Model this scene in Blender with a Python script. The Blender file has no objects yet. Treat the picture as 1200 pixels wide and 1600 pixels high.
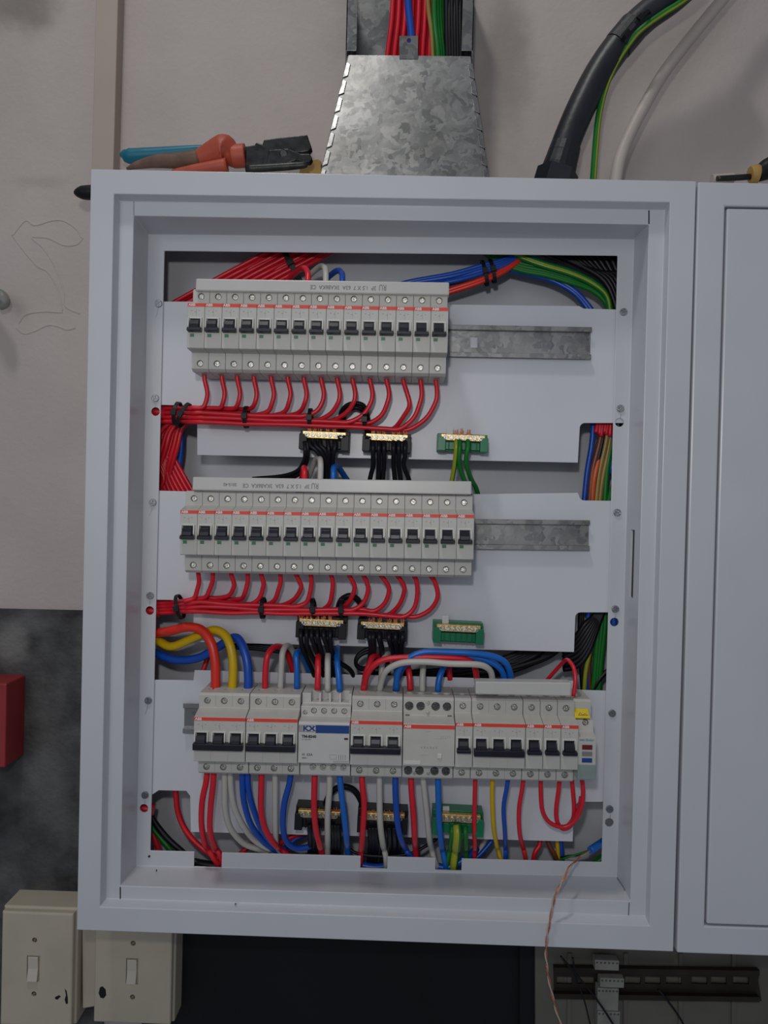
import bpy, bmesh, math, random
from mathutils import Vector, Matrix, Euler
random.seed(7)
SC = bpy.context.scene
COL = SC.collection

# ------------------------------------------------------------------ camera
F_PX = 1200.0
CAM = Vector((0.01493, -0.791, 0.06157))
def _rot(rx, ry, rz):
    cx, sx, cy, sy, cz, sz = math.cos(rx), math.sin(rx), math.cos(ry), math.sin(ry), math.cos(rz), math.sin(rz)
    X = Matrix(((1,0,0),(0,cx,-sx),(0,sx,cx))); Y = Matrix(((cy,0,sy),(0,1,0),(-sy,0,cy))); Z = Matrix(((cz,-sz,0),(sz,cz,0),(0,0,1)))
    return Z @ Y @ X
RM = _rot(0.01457, 0.01804, 0.0257) @ Matrix(((1,0,0),(0,0,-1),(0,1,0)))   # world -> (right, down, forward)
cam_data = bpy.data.cameras.new('camera')
cam_data.sensor_fit = 'VERTICAL'; cam_data.sensor_height = 36.0
cam_data.lens = F_PX / 1600.0 * 36.0; cam_data.clip_start = 0.01
cam = bpy.data.objects.new('camera', cam_data); COL.objects.link(cam)
mw = Matrix((RM[0], -RM[1], -RM[2])).transposed().to_4x4(); mw.translation = CAM
cam.matrix_world = mw
SC.camera = cam
# ------------------------------------------------------------------ light
SC.view_settings.view_transform = 'Standard'; SC.view_settings.look = 'None'
SC.view_settings.exposure = 0.0; SC.view_settings.gamma = 1.0; SC.view_settings.use_curve_mapping = False
w = bpy.data.worlds.new('room'); SC.world = w; w.use_nodes = True
w.node_tree.nodes['Background'].inputs[0].default_value = (0.78, 0.86, 1.0, 1)
w.node_tree.nodes['Background'].inputs[1].default_value = 0.17
def area(name, loc, target, size, power, color, size_y=None):
    l = bpy.data.lights.new(name, 'AREA'); l.energy = power; l.color = color; l.size = size
    if size_y: l.shape = 'RECTANGLE'; l.size_y = size_y
    o = bpy.data.objects.new(name, l); COL.objects.link(o); o.location = loc
    o.rotation_euler = (Vector(target) - Vector(loc)).to_track_quat('-Z', 'Y').to_euler(); return o
area('ceiling_lamp', (-0.35, -0.62, 1.75), (0, 0.05, 0), 0.16, 6.6, (1.0, 0.97, 0.93))
area('front_fill_light', (-0.7, -2.4, 0.5), (0, 0, 0), 1.3, 7.2, (0.93, 0.96, 1.0))  # added soft fill behind the camera, lifts front faces over side walls
area('camera_side_lamp', (-0.03, -0.86, 0.21), (0, 0, 0.05), 0.035, 1.5, (1.0, 0.97, 0.95))

# ------------------------------------------------------------------ pixel -> place on a depth plane
def P(x, y, Y):
    d = RM.transposed() @ Vector(((x-600)/F_PX, (y-800)/F_PX, 1.0))
    return CAM + d * ((Y - CAM.y) / d.y)
# ------------------------------------------------------------------ materials
def mat(name, color, rough=0.5, metal=0.0, noise=0.0, nscale=40, bump=0.0, bscale=200, coat=0.0, spec=0.5):
    m = bpy.data.materials.new(name); m.use_nodes = True; nt = m.node_tree; b = nt.nodes['Principled BSDF']
    b.inputs['Base Color'].default_value = (*color, 1); b.inputs['Roughness'].default_value = rough
    b.inputs['Metallic'].default_value = metal; b.inputs['Coat Weight'].default_value = coat
    b.inputs['Specular IOR Level'].default_value = spec
    tc = nt.nodes.new('ShaderNodeTexCoord')
    if noise:
        n = nt.nodes.new('ShaderNodeTexNoise'); n.inputs['Scale'].default_value = nscale; n.inputs['Detail'].default_value = 5
        nt.links.new(tc.outputs['Object'], n.inputs['Vector'])
        r = nt.nodes.new('ShaderNodeValToRGB'); r.color_ramp.elements[0].position = 0.3; r.color_ramp.elements[1].position = 0.72
        r.color_ramp.elements[0].color = (*[c*(1-noise) for c in color], 1); r.color_ramp.elements[1].color = (*[min(1, c*(1+noise)) for c in color], 1)
        nt.links.new(n.outputs['Fac'], r.inputs[0]); nt.links.new(r.outputs[0], b.inputs['Base Color'])
    if bump:
        n = nt.nodes.new('ShaderNodeTexNoise'); n.inputs['Scale'].default_value = bscale; n.inputs['Detail'].default_value = 4
        nt.links.new(tc.outputs['Object'], n.inputs['Vector'])
        bp = nt.nodes.new('ShaderNodeBump'); bp.inputs['Strength'].default_value = bump; bp.inputs['Distance'].default_value = 0.001
        nt.links.new(n.outputs['Fac'], bp.inputs['Height']); nt.links.new(bp.outputs[0], b.inputs['Normal'])
    return m
M = {}
M['paint'] = mat('white_enamel', (0.56, 0.575, 0.615), 0.30, noise=0.03, nscale=9, bump=0.03, bscale=900)
M['paint2'] = mat('white_enamel_plate', (0.62, 0.63, 0.68), 0.33, noise=0.04, nscale=7, bump=0.03, bscale=900)
M['plastic'] = mat('grey_breaker_plastic', (0.50, 0.49, 0.455), 0.38, noise=0.04, nscale=60, bump=0.05, bscale=1500)
M['plastic2'] = mat('pale_relay_plastic', (0.54, 0.53, 0.51), 0.42, noise=0.03, nscale=60, bump=0.05, bscale=1500)
M['guard'] = mat('off_white_plastic', (0.62, 0.62, 0.59), 0.4, noise=0.02)
M['cover'] = mat('busbar_plastic', (0.52, 0.51, 0.49), 0.3, noise=0.03, nscale=30)
M['toggle'] = mat('black_toggle', (0.010, 0.012, 0.020), 0.35, spec=0.35, noise=0.2)
M['black'] = mat('black_plastic', (0.008, 0.008, 0.010), 0.45, spec=0.3, noise=0.2)
M['stripe'] = mat('red_print', (0.72, 0.055, 0.03), 0.45, noise=0.04)
M['white'] = mat('white_print', (0.8, 0.78, 0.76), 0.5, noise=0.02)
M['greyprint'] = mat('grey_print', (0.22, 0.22, 0.22), 0.6, noise=0.05)
M['faint'] = mat('faint_print', (0.33, 0.33, 0.31), 0.6, noise=0.05)
M['darkprint'] = mat('dark_print', (0.06, 0.06, 0.07), 0.6, noise=0.05)
M['green_win'] = mat('green_flag', (0.015, 0.18, 0.07), 0.35, noise=0.1)
M['steel'] = mat('screw_steel', (0.50, 0.49, 0.45), 0.30, 1.0, noise=0.15, nscale=500, bump=0.4, bscale=900)
M['zinc'] = mat('zinc_screw', (0.30, 0.31, 0.32), 0.3, 1.0, noise=0.2, nscale=500, bump=0.3, bscale=900)
M['darksteel'] = mat('terminal_dark', (0.10, 0.10, 0.10), 0.35, 0.7, noise=0.4, nscale=500, bump=0.5, bscale=900)
M['brass'] = mat('brass', (0.66, 0.46, 0.19), 0.36, 1.0, noise=0.15, nscale=300, bump=0.3, bscale=600)
M['copper'] = mat('copper_strands', (0.72, 0.27, 0.14), 0.35, 0.9, noise=0.25, nscale=700, bump=0.6, bscale=1500)
M['green_plastic'] = mat('green_bar_plastic', (0.0, 0.17, 0.07), 0.35, noise=0.15)
M['red'] = mat('red_insulation', (0.66, 0.012, 0.028), 0.36, noise=0.08, nscale=30)
M['orangered'] = mat('thick_red_insulation', (0.70, 0.03, 0.015), 0.36, noise=0.06, nscale=30)
M['yellow'] = mat('yellow_insulation', (0.62, 0.40, 0.0), 0.38, noise=0.06, nscale=30)
M['blue'] = mat('blue_insulation', (0.005, 0.07, 0.42), 0.36, noise=0.08, nscale=30)
M['blue2'] = mat('bright_blue_insulation', (0.005, 0.13, 0.52), 0.36, noise=0.08, nscale=30)
M['wblack'] = mat('black_insulation', (0.006, 0.006, 0.010), 0.42, spec=0.3, noise=0.2, nscale=30)
M['wwhite'] = mat('grey_white_insulation', (0.50, 0.48, 0.44), 0.42, noise=0.06, nscale=30)
M['green'] = mat('green_insulation', (0.008, 0.16, 0.02), 0.42, spec=0.35, noise=0.12, nscale=30)
M['egyellow'] = mat('earth_yellow_stripe', (0.34, 0.36, 0.02), 0.38, noise=0.08, nscale=30)
M['brown'] = mat('brown_insulation', (0.16, 0.04, 0.02), 0.38, noise=0.12, nscale=30)
M['olive'] = mat('olive_insulation', (0.30, 0.20, 0.05), 0.38, noise=0.12, nscale=30)
M['orange'] = mat('orange_insulation', (0.55, 0.09, 0.02), 0.38, noise=0.12, nscale=30)
M['ylabel'] = mat('yellow_sticker', (0.75, 0.55, 0.02), 0.45, noise=0.03)
M['bluelabel'] = mat('blue_label', (0.008, 0.05, 0.22), 0.4, noise=0.03)
M['teal'] = mat('teal_print', (0.06, 0.28, 0.36), 0.45, noise=0.03)
M['spdclear'] = mat('grey_green_cartridge', (0.24, 0.30, 0.29), 0.2, noise=0.08)
M['maroon'] = mat('maroon_window', (0.14, 0.012, 0.015), 0.3, noise=0.03)
M['greywin'] = mat('grey_window', (0.20, 0.20, 0.21), 0.3, noise=0.03)
M['conduit'] = mat('dark_conduit_rubber', (0.014, 0.016, 0.022), 0.42, noise=0.3, nscale=25, bump=0.3, bscale=120)
M['whitecable'] = mat('old_white_cable', (0.50, 0.44, 0.40), 0.5, noise=0.1, nscale=15)
M['pipe_tan'] = mat('tan_paint', (0.44, 0.36, 0.31), 0.6, noise=0.05, nscale=12)
M['switch'] = mat('aged_cream_plastic', (0.47, 0.42, 0.33), 0.38, noise=0.08, nscale=14, bump=0.05)
M['rocker'] = mat('cream_rocker', (0.56, 0.51, 0.43), 0.35, noise=0.04)
M['rust'] = mat('rusty_screw', (0.13, 0.08, 0.05), 0.7, 0.4, noise=0.3, nscale=300)
M['redbox'] = mat('red_box_paint', (0.30, 0.025, 0.03), 0.45, noise=0.1, nscale=15)
M['orangegrip'] = mat('orange_grip', (0.42, 0.07, 0.035), 0.5, noise=0.15, nscale=50, bump=0.2)
M['greygrip'] = mat('worn_grip', (0.15, 0.085, 0.06), 0.6, noise=0.3, nscale=60, bump=0.3)
M['tealgrip'] = mat('teal_grip', (0.0, 0.15, 0.23), 0.4, noise=0.1, nscale=50)
M['jaw'] = mat('tool_steel_dark', (0.035, 0.035, 0.035), 0.38, 0.6, noise=0.5, nscale=90, bump=0.3)
M['wood'] = mat('yellow_wood', (0.42, 0.25, 0.07), 0.6, noise=0.2, nscale=60)
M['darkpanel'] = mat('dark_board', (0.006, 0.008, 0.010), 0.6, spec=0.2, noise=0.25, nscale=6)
M['oldpanel'] = mat('old_grey_board', (0.12, 0.112, 0.092), 0.55, noise=0.15, nscale=12, bump=0.2)
M['oldrail'] = mat('old_dark_rail', (0.028, 0.022, 0.016), 0.45, 0.5, noise=0.3, nscale=30)
M['oldblock'] = mat('old_terminal_block', (0.22, 0.22, 0.20), 0.5, noise=0.15, nscale=60)

def galv():
    m = bpy.data.materials.new('galvanised_steel'); m.use_nodes = True; nt = m.node_tree; b = nt.nodes['Principled BSDF']
    b.inputs['Metallic'].default_value = 0.85
    tc = nt.nodes.new('ShaderNodeTexCoord')
    n = nt.nodes.new('ShaderNodeTexNoise'); n.inputs['Scale'].default_value = 35; n.inputs['Detail'].default_value = 3
    v = nt.nodes.new('ShaderNodeTexVoronoi'); v.inputs['Scale'].default_value = 120
    mx = nt.nodes.new('ShaderNodeMix'); mx.data_type = 'VECTOR'; mx.inputs[0].default_value = 0.06
    nt.links.new(tc.outputs['Object'], n.inputs['Vector'])
    nt.links.new(tc.outputs['Object'], mx.inputs[4]); nt.links.new(n.outputs['Color'], mx.inputs[5]); nt.links.new(mx.outputs[1], v.inputs['Vector'])
    sep = nt.nodes.new('ShaderNodeSeparateColor'); nt.links.new(v.outputs['Color'], sep.inputs[0])
    r = nt.nodes.new('ShaderNodeValToRGB'); nt.links.new(sep.outputs[0], r.inputs[0])
    r.color_ramp.elements[0].color = (0.27, 0.275, 0.28, 1); r.color_ramp.elements[1].color = (0.37, 0.37, 0.365, 1)
    n2 = nt.nodes.new('ShaderNodeTexNoise'); n2.inputs['Scale'].default_value = 14; n2.inputs['Detail'].default_value = 6
    nt.links.new(tc.outputs['Object'], n2.inputs['Vector'])
    r2 = nt.nodes.new('ShaderNodeValToRGB'); r2.color_ramp.elements[0].position = 0.35; r2.color_ramp.elements[1].position = 0.65
    r2.color_ramp.elements[0].color = (0.62, 0.62, 0.60, 1); r2.color_ramp.elements[1].color = (1, 1, 1, 1)
    nt.links.new(n2.outputs['Fac'], r2.inputs[0])
    mm = nt.nodes.new('ShaderNodeMix'); mm.data_type = 'RGBA'; mm.blend_type = 'MULTIPLY'; mm.inputs[0].default_value = 1
    nt.links.new(r.outputs[0], mm.inputs[6]); nt.links.new(r2.outputs[0], mm.inputs[7]); nt.links.new(mm.outputs[2], b.inputs['Base Color'])
    mr = nt.nodes.new('ShaderNodeMapRange'); mr.inputs[3].default_value = 0.27; mr.inputs[4].default_value = 0.40
    nt.links.new(sep.outputs[1], mr.inputs[0]); nt.links.new(mr.outputs[0], b.inputs['Roughness'])
    bp = nt.nodes.new('ShaderNodeBump'); bp.inputs['Strength'].default_value = 0.35; bp.inputs['Distance'].default_value = 0.002
    nt.links.new(n2.outputs['Fac'], bp.inputs['Height']); nt.links.new(bp.outputs[0], b.inputs['Normal'])
    return m
M['galv'] = galv()

def stained(name, base, stain, spots, rough=0.85, nscale=10, amt=0.05, bump=0.3):
    """base colour with soft stains; spots = (centre point, half sizes, strength)"""
    m = bpy.data.materials.new(name); m.use_nodes = True; nt = m.node_tree; b = nt.nodes['Principled BSDF']
    b.inputs['Roughness'].default_value = rough; b.inputs['Specular IOR Level'].default_value = 0.25
    tc = nt.nodes.new('ShaderNodeNewGeometry')
    n = nt.nodes.new('ShaderNodeTexNoise'); n.inputs['Scale'].default_value = nscale; n.inputs['Detail'].default_value = 8
    nt.links.new(tc.outputs['Position'], n.inputs['Vector'])
    r = nt.nodes.new('ShaderNodeValToRGB'); r.color_ramp.elements[0].position = 0.3; r.color_ramp.elements[1].position = 0.7
    r.color_ramp.elements[0].color = (*[c*(1-amt) for c in base], 1); r.color_ramp.elements[1].color = (*[c*(1+amt) for c in base], 1)
    nt.links.new(n.outputs['Fac'], r.inputs[0]); out = r.outputs[0]
    for c, hs, s in spots:
        mp = nt.nodes.new('ShaderNodeVectorMath'); mp.operation = 'SUBTRACT'; nt.links.new(tc.outputs['Position'], mp.inputs[0]); mp.inputs[1].default_value = c
        dv = nt.nodes.new('ShaderNodeVectorMath'); dv.operation = 'DIVIDE'; nt.links.new(mp.outputs[0], dv.inputs[0]); dv.inputs[1].default_value = (hs[0], 1, hs[1])
        n3 = nt.nodes.new('ShaderNodeTexNoise'); n3.inputs['Scale'].default_value = 22; n3.inputs['Detail'].default_value = 6; nt.links.new(tc.outputs['Position'], n3.inputs['Vector'])
        ln = nt.nodes.new('ShaderNodeVectorMath'); ln.operation = 'LENGTH'; nt.links.new(dv.outputs[0], ln.inputs[0])
        ad = nt.nodes.new('ShaderNodeMath'); ad.operation = 'MULTIPLY_ADD'; nt.links.new(n3.outputs['Fac'], ad.inputs[0]); ad.inputs[1].default_value = 1.2; nt.links.new(ln.outputs['Value'], ad.inputs[2])
        mr = nt.nodes.new('ShaderNodeMapRange'); mr.interpolation_type = 'SMOOTHSTEP'; nt.links.new(ad.outputs[0], mr.inputs[0])
        mr.inputs[1].default_value = 0.75; mr.inputs[2].default_value = 1.7; mr.inputs[3].default_value = s; mr.inputs[4].default_value = 0
        mx = nt.nodes.new('ShaderNodeMix'); mx.data_type = 'RGBA'; nt.links.new(mr.outputs[0], mx.inputs[0]); nt.links.new(out, mx.inputs[6]); mx.inputs[7].default_value = (*stain, 1)
        out = mx.outputs[2]
    nt.links.new(out, b.inputs['Base Color'])
    n4 = nt.nodes.new('ShaderNodeTexNoise'); n4.inputs['Scale'].default_value = 160; n4.inputs['Detail'].default_value = 6; nt.links.new(tc.outputs['Position'], n4.inputs['Vector'])
    bp = nt.nodes.new('ShaderNodeBump'); bp.inputs['Strength'].default_value = bump; bp.inputs['Distance'].default_value = 0.002
    nt.links.new(n4.outputs['Fac'], bp.inputs['Height']); nt.links.new(bp.outputs[0], b.inputs['Normal'])
    return m

# ------------------------------------------------------------------ mesh helpers
class MB:
    def __init__(s): s.v = []; s.f = []; s.mi = []
    def add(s, vs, fs, mi=0):
        o = len(s.v); s.v += [Vector(a) for a in vs]; s.f += [tuple(i+o for i in f) for f in fs]; s.mi += [mi]*len(fs); return s
    def box(s, x0, x1, y0, y1, z0, z1):
        vs = [(x0,y0,z0),(x1,y0,z0),(x1,y1,z0),(x0,y1,z0),(x0,y0,z1),(x1,y0,z1),(x1,y1,z1),(x0,y1,z1)]
        return s.add(vs, [(0,3,2,1),(4,5,6,7),(0,1,5,4),(1,2,6,5),(2,3,7,6),(3,0,4,7)])
    def poly(s, pts, off):
        """closed polygon of points extruded by vector off"""
        n = len(pts); off = Vector(off); a = [Vector(p) for p in pts]; b = [p+off for p in a]
        nrm = Vector((0,0,0))
        for i in range(n): nrm += a[i].cross(a[(i+1) % n])
        fs = [tuple(range(n)), tuple(range(2*n-1, n-1, -1))] + [(i, i+n, (i+1) % n+n, (i+1) % n) for i in range(n)]
        if nrm.dot(off) > 0: fs = [tuple(reversed(f)) for f in fs]
        return s.add(a+b, fs)
    def cyl(s, a, b, r, r2=None, n=16, caps=True):
        a, b = Vector(a), Vector(b); r2 = r if r2 is None else r2
        return s.tube([a, b], [r, r2], n, smooth=0)
    def tube(s, pts, r, n=10, smooth=6, stripe=None):
        pts = [Vector(p) for p in pts]; rs = r if isinstance(r, (list, tuple)) else [r]*len(pts)
        if smooth and len(pts) > 2:
            P2 = []; R2 = []
            e = [pts[0]*2-pts[1]] + pts + [pts[-1]*2-pts[-2]]
            for i in range(len(pts)-1):
                p0, p1, p2, p3 = e[i:i+4]
                for k in range(smooth):
                    t = k/smooth
                    P2.append(0.5*((2*p1)+(p2-p0)*t+(2*p0-5*p1+4*p2-p3)*t*t+(3*p1-p0-3*p2+p3)*t**3)); R2.append(rs[i]*(1-t)+rs[i+1]*t)
            P2.append(pts[-1]); R2.append(rs[-1]); pts, rs = P2, R2
        up = None; o = len(s.v); m = len(pts)
        for i, p in enumerate(pts):
            t = (pts[min(i+1, m-1)] - pts[max(i-1, 0)])
            t = t.normalized() if t.length > 1e-9 else Vector((0,0,1))
            if up is None:
                up = Vector((0,-1,0)) if abs(t.y) < 0.9 else Vector((1,0,0))
            up = (up - t*up.dot(t)).normalized(); sd = t.cross(up)
            for k in range(n):
                a = 2*math.pi*k/n + math.pi/n; s.v.append(p + (up*math.cos(a)+sd*math.sin(a))*rs[i])
        for i in range(m-1):
            for k in range(n):
                a = o+i*n+k; b = o+i*n+(k+1) % n
                s.f.append((a, b, b+n, a+n)); s.mi.append(1 if (stripe is not None and k in stripe) else 0)
        s.f.append(tuple(o+k for k in reversed(range(n)))); s.mi.append(0)
        s.f.append(tuple(o+(m-1)*n+k for k in range(n))); s.mi.append(0)
        return s
    def loft(s, rings, cap0=True, cap1=True):
        n = len(rings[0]); o = len(s.v)
        for r in rings: s.v += [Vector(p) for p in r]
        for i in range(len(rings)-1):
            for k in range(n):
                a = o+i*n+k; b = o+i*n+(k+1) % n; s.f.append((a, b, b+n, a+n)); s.mi.append(0)
        if cap0: s.f.append(tuple(o+k for k in reversed(range(n)))); s.mi.append(0)
        if cap1: s.f.append(tuple(o+(len(rings)-1)*n+k for k in range(n))); s.mi.append(0)
        return s
    def mesh(s, name, mats, smooth=False, origin=None):
        me = bpy.data.meshes.new(name); o = Vector(origin) if origin is not None else Vector((0,0,0))
        me.from_pydata([v-o for v in s.v], [], s.f); me.validate()
        bm = bmesh.new(); bm.from_mesh(me); bmesh.ops.recalc_face_normals(bm, faces=bm.faces); bm.to_mesh(me); bm.free()
        for m in (mats if isinstance(mats, (list, tuple)) else [mats]): me.materials.append(m)
        if len(s.mi) == len(me.polygons):
            for p, i in zip(me.polygons, s.mi): p.material_index = i
        if smooth:
            for p in me.polygons: p.use_smooth = len(p.vertices) == 4 or smooth == 2
        return me

def link(name, me, parent=None, loc=None):
    o = bpy.data.objects.new(name, me); COL.objects.link(o)
    if parent: o.parent = parent
    if loc is not None: o.location = loc
    return o
def obj(name, mb, m, parent=None, smooth=False, bevel=0, own=False, cut=None, seg=2):
    """own: move the origin to the shape's middle (for top-level things)"""
    org = None
    if own:
        lo = Vector([min(v[i] for v in mb.v) for i in range(3)]); hi = Vector([max(v[i] for v in mb.v) for i in range(3)])
        org = Vector(((lo.x+hi.x)/2, (lo.y+hi.y)/2, lo.z))
    me = mb.mesh(name, m, smooth, org)
    o = link(name, me, parent, org)
    if bevel or cut:
        if bevel:
            b = o.modifiers.new('b', 'BEVEL'); b.width = bevel; b.segments = seg; b.limit_method = 'ANGLE'; b.angle_limit = math.radians(35)
        cobj = None
        if cut:
            cme = cut.mesh('cutter', m, origin=org); cobj = link('cutter', cme, parent, org)
            k = o.modifiers.new('c', 'BOOLEAN'); k.operation = 'DIFFERENCE'; k.object = cobj; k.solver = 'EXACT'; k.use_self = True
        bpy.context.view_layer.update()
        dg = bpy.context.evaluated_depsgraph_get(); new = bpy.data.meshes.new_from_object(o.evaluated_get(dg))
        o.modifiers.clear(); o.data = new
        if cobj: bpy.data.objects.remove(cobj)
    return o
def tag(o, label, cat, group=None):
    o['label'] = label; o['category'] = cat
    if group: o['group'] = group
    return o
def struct(o): o['kind'] = 'structure'; return o
def thing(name, label, cat, loc=(0,0,0), ry=0, group=None):
    o = bpy.data.objects.new(name, None); COL.objects.link(o); o.location = loc; o.rotation_euler = (0, ry, 0); o.empty_display_size = 0.01
    return tag(o, label, cat, group)
def copy_tree(o, parent=None):
    c = o.copy(); COL.objects.link(c)
    if parent: c.parent = parent
    for ch in list(o.children): copy_tree(ch, c)
    return c
_tx = {}
def text(name, s, size, loc, m, parent=None, flip=False, sx=1.0, bold=0.0, align='LEFT'):
    key = (s, size, align, sx, m.name, bold)
    if key not in _tx:
        cu = bpy.data.curves.new('t', 'FONT'); cu.body = s; cu.size = size; cu.align_x = align; cu.align_y = 'CENTER'; cu.extrude = 0.00008; cu.offset = bold
        t = bpy.data.objects.new('t', cu); COL.objects.link(t); bpy.context.view_layer.update()
        me = bpy.data.meshes.new_from_object(t.evaluated_get(bpy.context.evaluated_depsgraph_get())); bpy.data.objects.remove(t)
        me.transform(Matrix.Rotation(math.pi/2, 4, 'X') @ Matrix.Diagonal((sx, 1, 1, 1))); me.materials.clear(); me.materials.append(m); _tx[key] = me
    o = link(name, _tx[key], parent, loc)
    if flip: o.rotation_euler = (0, math.pi, 0)
    return o
def px_poly(name, pts, Y, depth, m, parent=None, bevel=0, cut=None, own=None):
    mb = MB().poly([P(x, y, Y) for x, y in pts], (0, depth, 0))
    return obj(name, mb, m, parent, bevel=bevel, cut=cut, own=(parent is None) if own is None else own)
ORD = ['first','second','third','fourth','fifth','sixth','seventh','eighth','ninth','tenth','eleventh','twelfth','thirteenth','fourteenth','fifteenth','sixteenth','seventeenth']
def ordi(i, n):
    return 'leftmost' if i == 0 else 'rightmost' if i == n-1 else ORD[i] + ' from the left'

# ------------------------------------------------------------------ wall and setting
WY = 0.140
c1 = P(790, 90, WY); c2 = P(15, 20, WY); c3 = P(1010, 110, WY)
M['wall'] = stained('plaster', (0.49, 0.435, 0.41), (0.16, 0.145, 0.13), [(tuple(c1), (0.045, 0.14), 0.5), (tuple(P(30, 10, WY)), (0.06, 0.05), 0.65), (tuple(P(560, 20, WY)), (0.05, 0.12), 0.25), (tuple(P(60, 285, WY)), (0.05, 0.012), 0.2)])
wb = MB().box(-2.2, 2.2, WY, WY+0.1, -1.6, 1.9)
# ridges of a rough plaster repair
for pts in ([(20,368),(40,345),(55,352),(80,345),(100,345),(120,358),(128,372)], [(20,368),(35,388),(58,415),(75,425),(90,450),(98,485)], [(50,370),(75,372),(100,383),(120,382),(130,372)],
            [(50,372),(70,390),(88,420),(100,455),(102,478),(125,490)], [(30,505),(40,492),(65,487),(98,488)], [(26,512),(38,521),(55,517),(75,508),(92,510),(105,515),(118,512)]):
    wb.tube([P(x, y, WY+0.0008) for x, y in pts], 0.0016, 6)
struct(obj('wall_back', wb, M['wall'], smooth=False))
M['cement'] = stained('dark_cement', (0.068, 0.068, 0.070), (0.24, 0.235, 0.225), [(tuple(P(15, 1010, WY)), (0.03, 0.035), 0.7), (tuple(P(60, 975, WY)), (0.06, 0.015), 0.28), (tuple(P(75, 1180, WY)), (0.035, 0.16), 0.22)], rough=0.7, nscale=25, amt=0.6, bump=0.8)
struct(px_poly('trim_1', [(-700,936),(170,955),(150,2300),(-700,2300)], WY-0.004, 0.01, M['cement']))
struct(px_poly('trim_2', [(151,-60),(186,-60),(176,300),(142,300)], WY-0.020, 0.022, M['pipe_tan'], bevel=0.001))
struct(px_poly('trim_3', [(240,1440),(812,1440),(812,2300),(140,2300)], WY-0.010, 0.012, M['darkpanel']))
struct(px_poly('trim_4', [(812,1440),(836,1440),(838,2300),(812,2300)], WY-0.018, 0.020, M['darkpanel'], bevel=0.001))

# ------------------------------------------------------------------ the open enclosure
LIP, FL, PL = 0.013, 0.056, 0.0585
def ring(pts, Y): return [P(x, y, Y) for x, y in pts]
r_out = ring([(142,264),(1088,283),(1052,1487),(120,1453)], 0)
def at_y(r, Y): return [Vector((p.x, Y, p.z)) for p in r]
BY = 0.128
r_fi = ring([(178,303),(1047,316),(1015,1447),(156,1417)], 0)
r_lo = ring([(188,314),(1039,328),(1008,1431),(166,1404)], LIP)
r_li = ring([(209,337),(1014,351),(985,1408),(188,1384)], LIP)
r_fo = ring([(232,366),(991,374),(964,1370),(213,1353)], FL)
r_in = ring([(257,392),(965,399.5),(940,1347),(235,1329)], FL)
iw = [Vector((-.300,0,.385)), Vector((.300,0,.385)), Vector((.300,0,-.385)), Vector((-.300,0,-.385))]
enc = thing('electrical_enclosure', 'large white steel enclosure with its door off, full of breakers and coloured wires', 'enclosure', (0, 0.06, -0.395))
def child_world(o, parent): o.matrix_parent_inverse = parent.matrix_basis.inverted(); return o
mb = MB().loft([at_y(r_out, BY+0.002), r_out, r_fi, r_lo, r_li, r_fo, r_in, at_y(r_in, FL+0.0015), at_y(iw, FL+0.0015), at_y(iw, BY)], True, True)
cut = MB()
for x, y in [(243,643),(234,954),(225,1263),(968,660),(960,972),(952,1285)]:
    c = P(x, y, FL); cut.cyl(c-Vector((0,.01,0)), c+Vector((0,.012,0)), 0.0048, n=20)
for x0, x1, yb in [(303,347,1354),(563,606,1356),(680,722,1359)]:
    a = P(x0, yb, FL); b = P(x1, 1325, FL)
    cut.box(a.x, b.x, FL-.004, FL+.008, a.z, b.z+.012)
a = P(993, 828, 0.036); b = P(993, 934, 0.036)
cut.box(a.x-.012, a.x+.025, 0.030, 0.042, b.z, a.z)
body = child_world(obj('cabinet_body', mb, M['paint'], enc, bevel=0.0012, cut=cut), enc)

def screw_mesh(r, m, depth=0.0012, slot='cross'):
    c = MB().cyl((0,0,0), (0,0.0025,0), r*0.93, r, n=20)
    k = MB(); w_ = r*0.16
    k.box(-r*.75, r*.75, -0.001, depth, -w_, w_)
    if slot == 'cross': k.box(-w_, w_, -0.001, depth, -r*.7501, r*.7501)
    o = obj('s', c, m, cut=k, bevel=0.0002); me = o.data; bpy.data.objects.remove(o); return me
ME_SCREW = screw_mesh(0.0027, M['steel']); ME_SLOT = screw_mesh(0.0026, M['steel'], slot='one')
ME_DARK = screw_mesh(0.0042, M['darksteel']); ME_FLANGE = screw_mesh(0.0042, M['zinc'], 0.001)
def rscrew(name, me, loc, parent, rot=None):
    o = link(name, me, parent, loc); o.rotation_euler = (0, random.uniform(0, 3.14) if rot is None else rot, 0); return o
for x, y in [(247,474),(242,622),(238,785),(234,931),(231,1095),(226,1243),(975,487),(970,638),(965,801),(962,952),(957,1115),(953,1265)]:
    p = P(x, y, FL-0.002)
    child_world(rscrew('flange_screw', ME_FLANGE, p, enc), enc)
_s = obj('slot_shade_fill', MB().box(.2690, .290, .0302, .0418, b.z+.0005, a.z-.0005), M['black'], enc); child_world(_s, enc)  # black block added to stand in for the dark inside the open slot
def mark(pts, Y, w=0.7, m='zinc'):
    """open seam or chipped paint along a pixel path, laid on the sheet metal"""
    o = obj('seam', MB().tube([P(x, y, Y) for x, y in pts], w*.0006, 6, smooth=2), M['black'] if m == 'black' else M['zinc'], enc); child_world(o, enc)
mark([(209,314),(209,337)], LIP, .8); mark([(1014,329),(1014,350)], LIP, 1.1, 'black'); mark([(188,1386),(188,1404)], LIP, 1.1, 'black'); mark([(983,1410),(982,1430)], LIP, 1.0)
mark([(964,1371),(972,1383),(980,1399),(983,1411)], .030, .9); mark([(187,308),(195,308)], .010, 2.2, 'black'); mark([(166,1415),(172,1413)], .010, 2.4, 'black')
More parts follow.
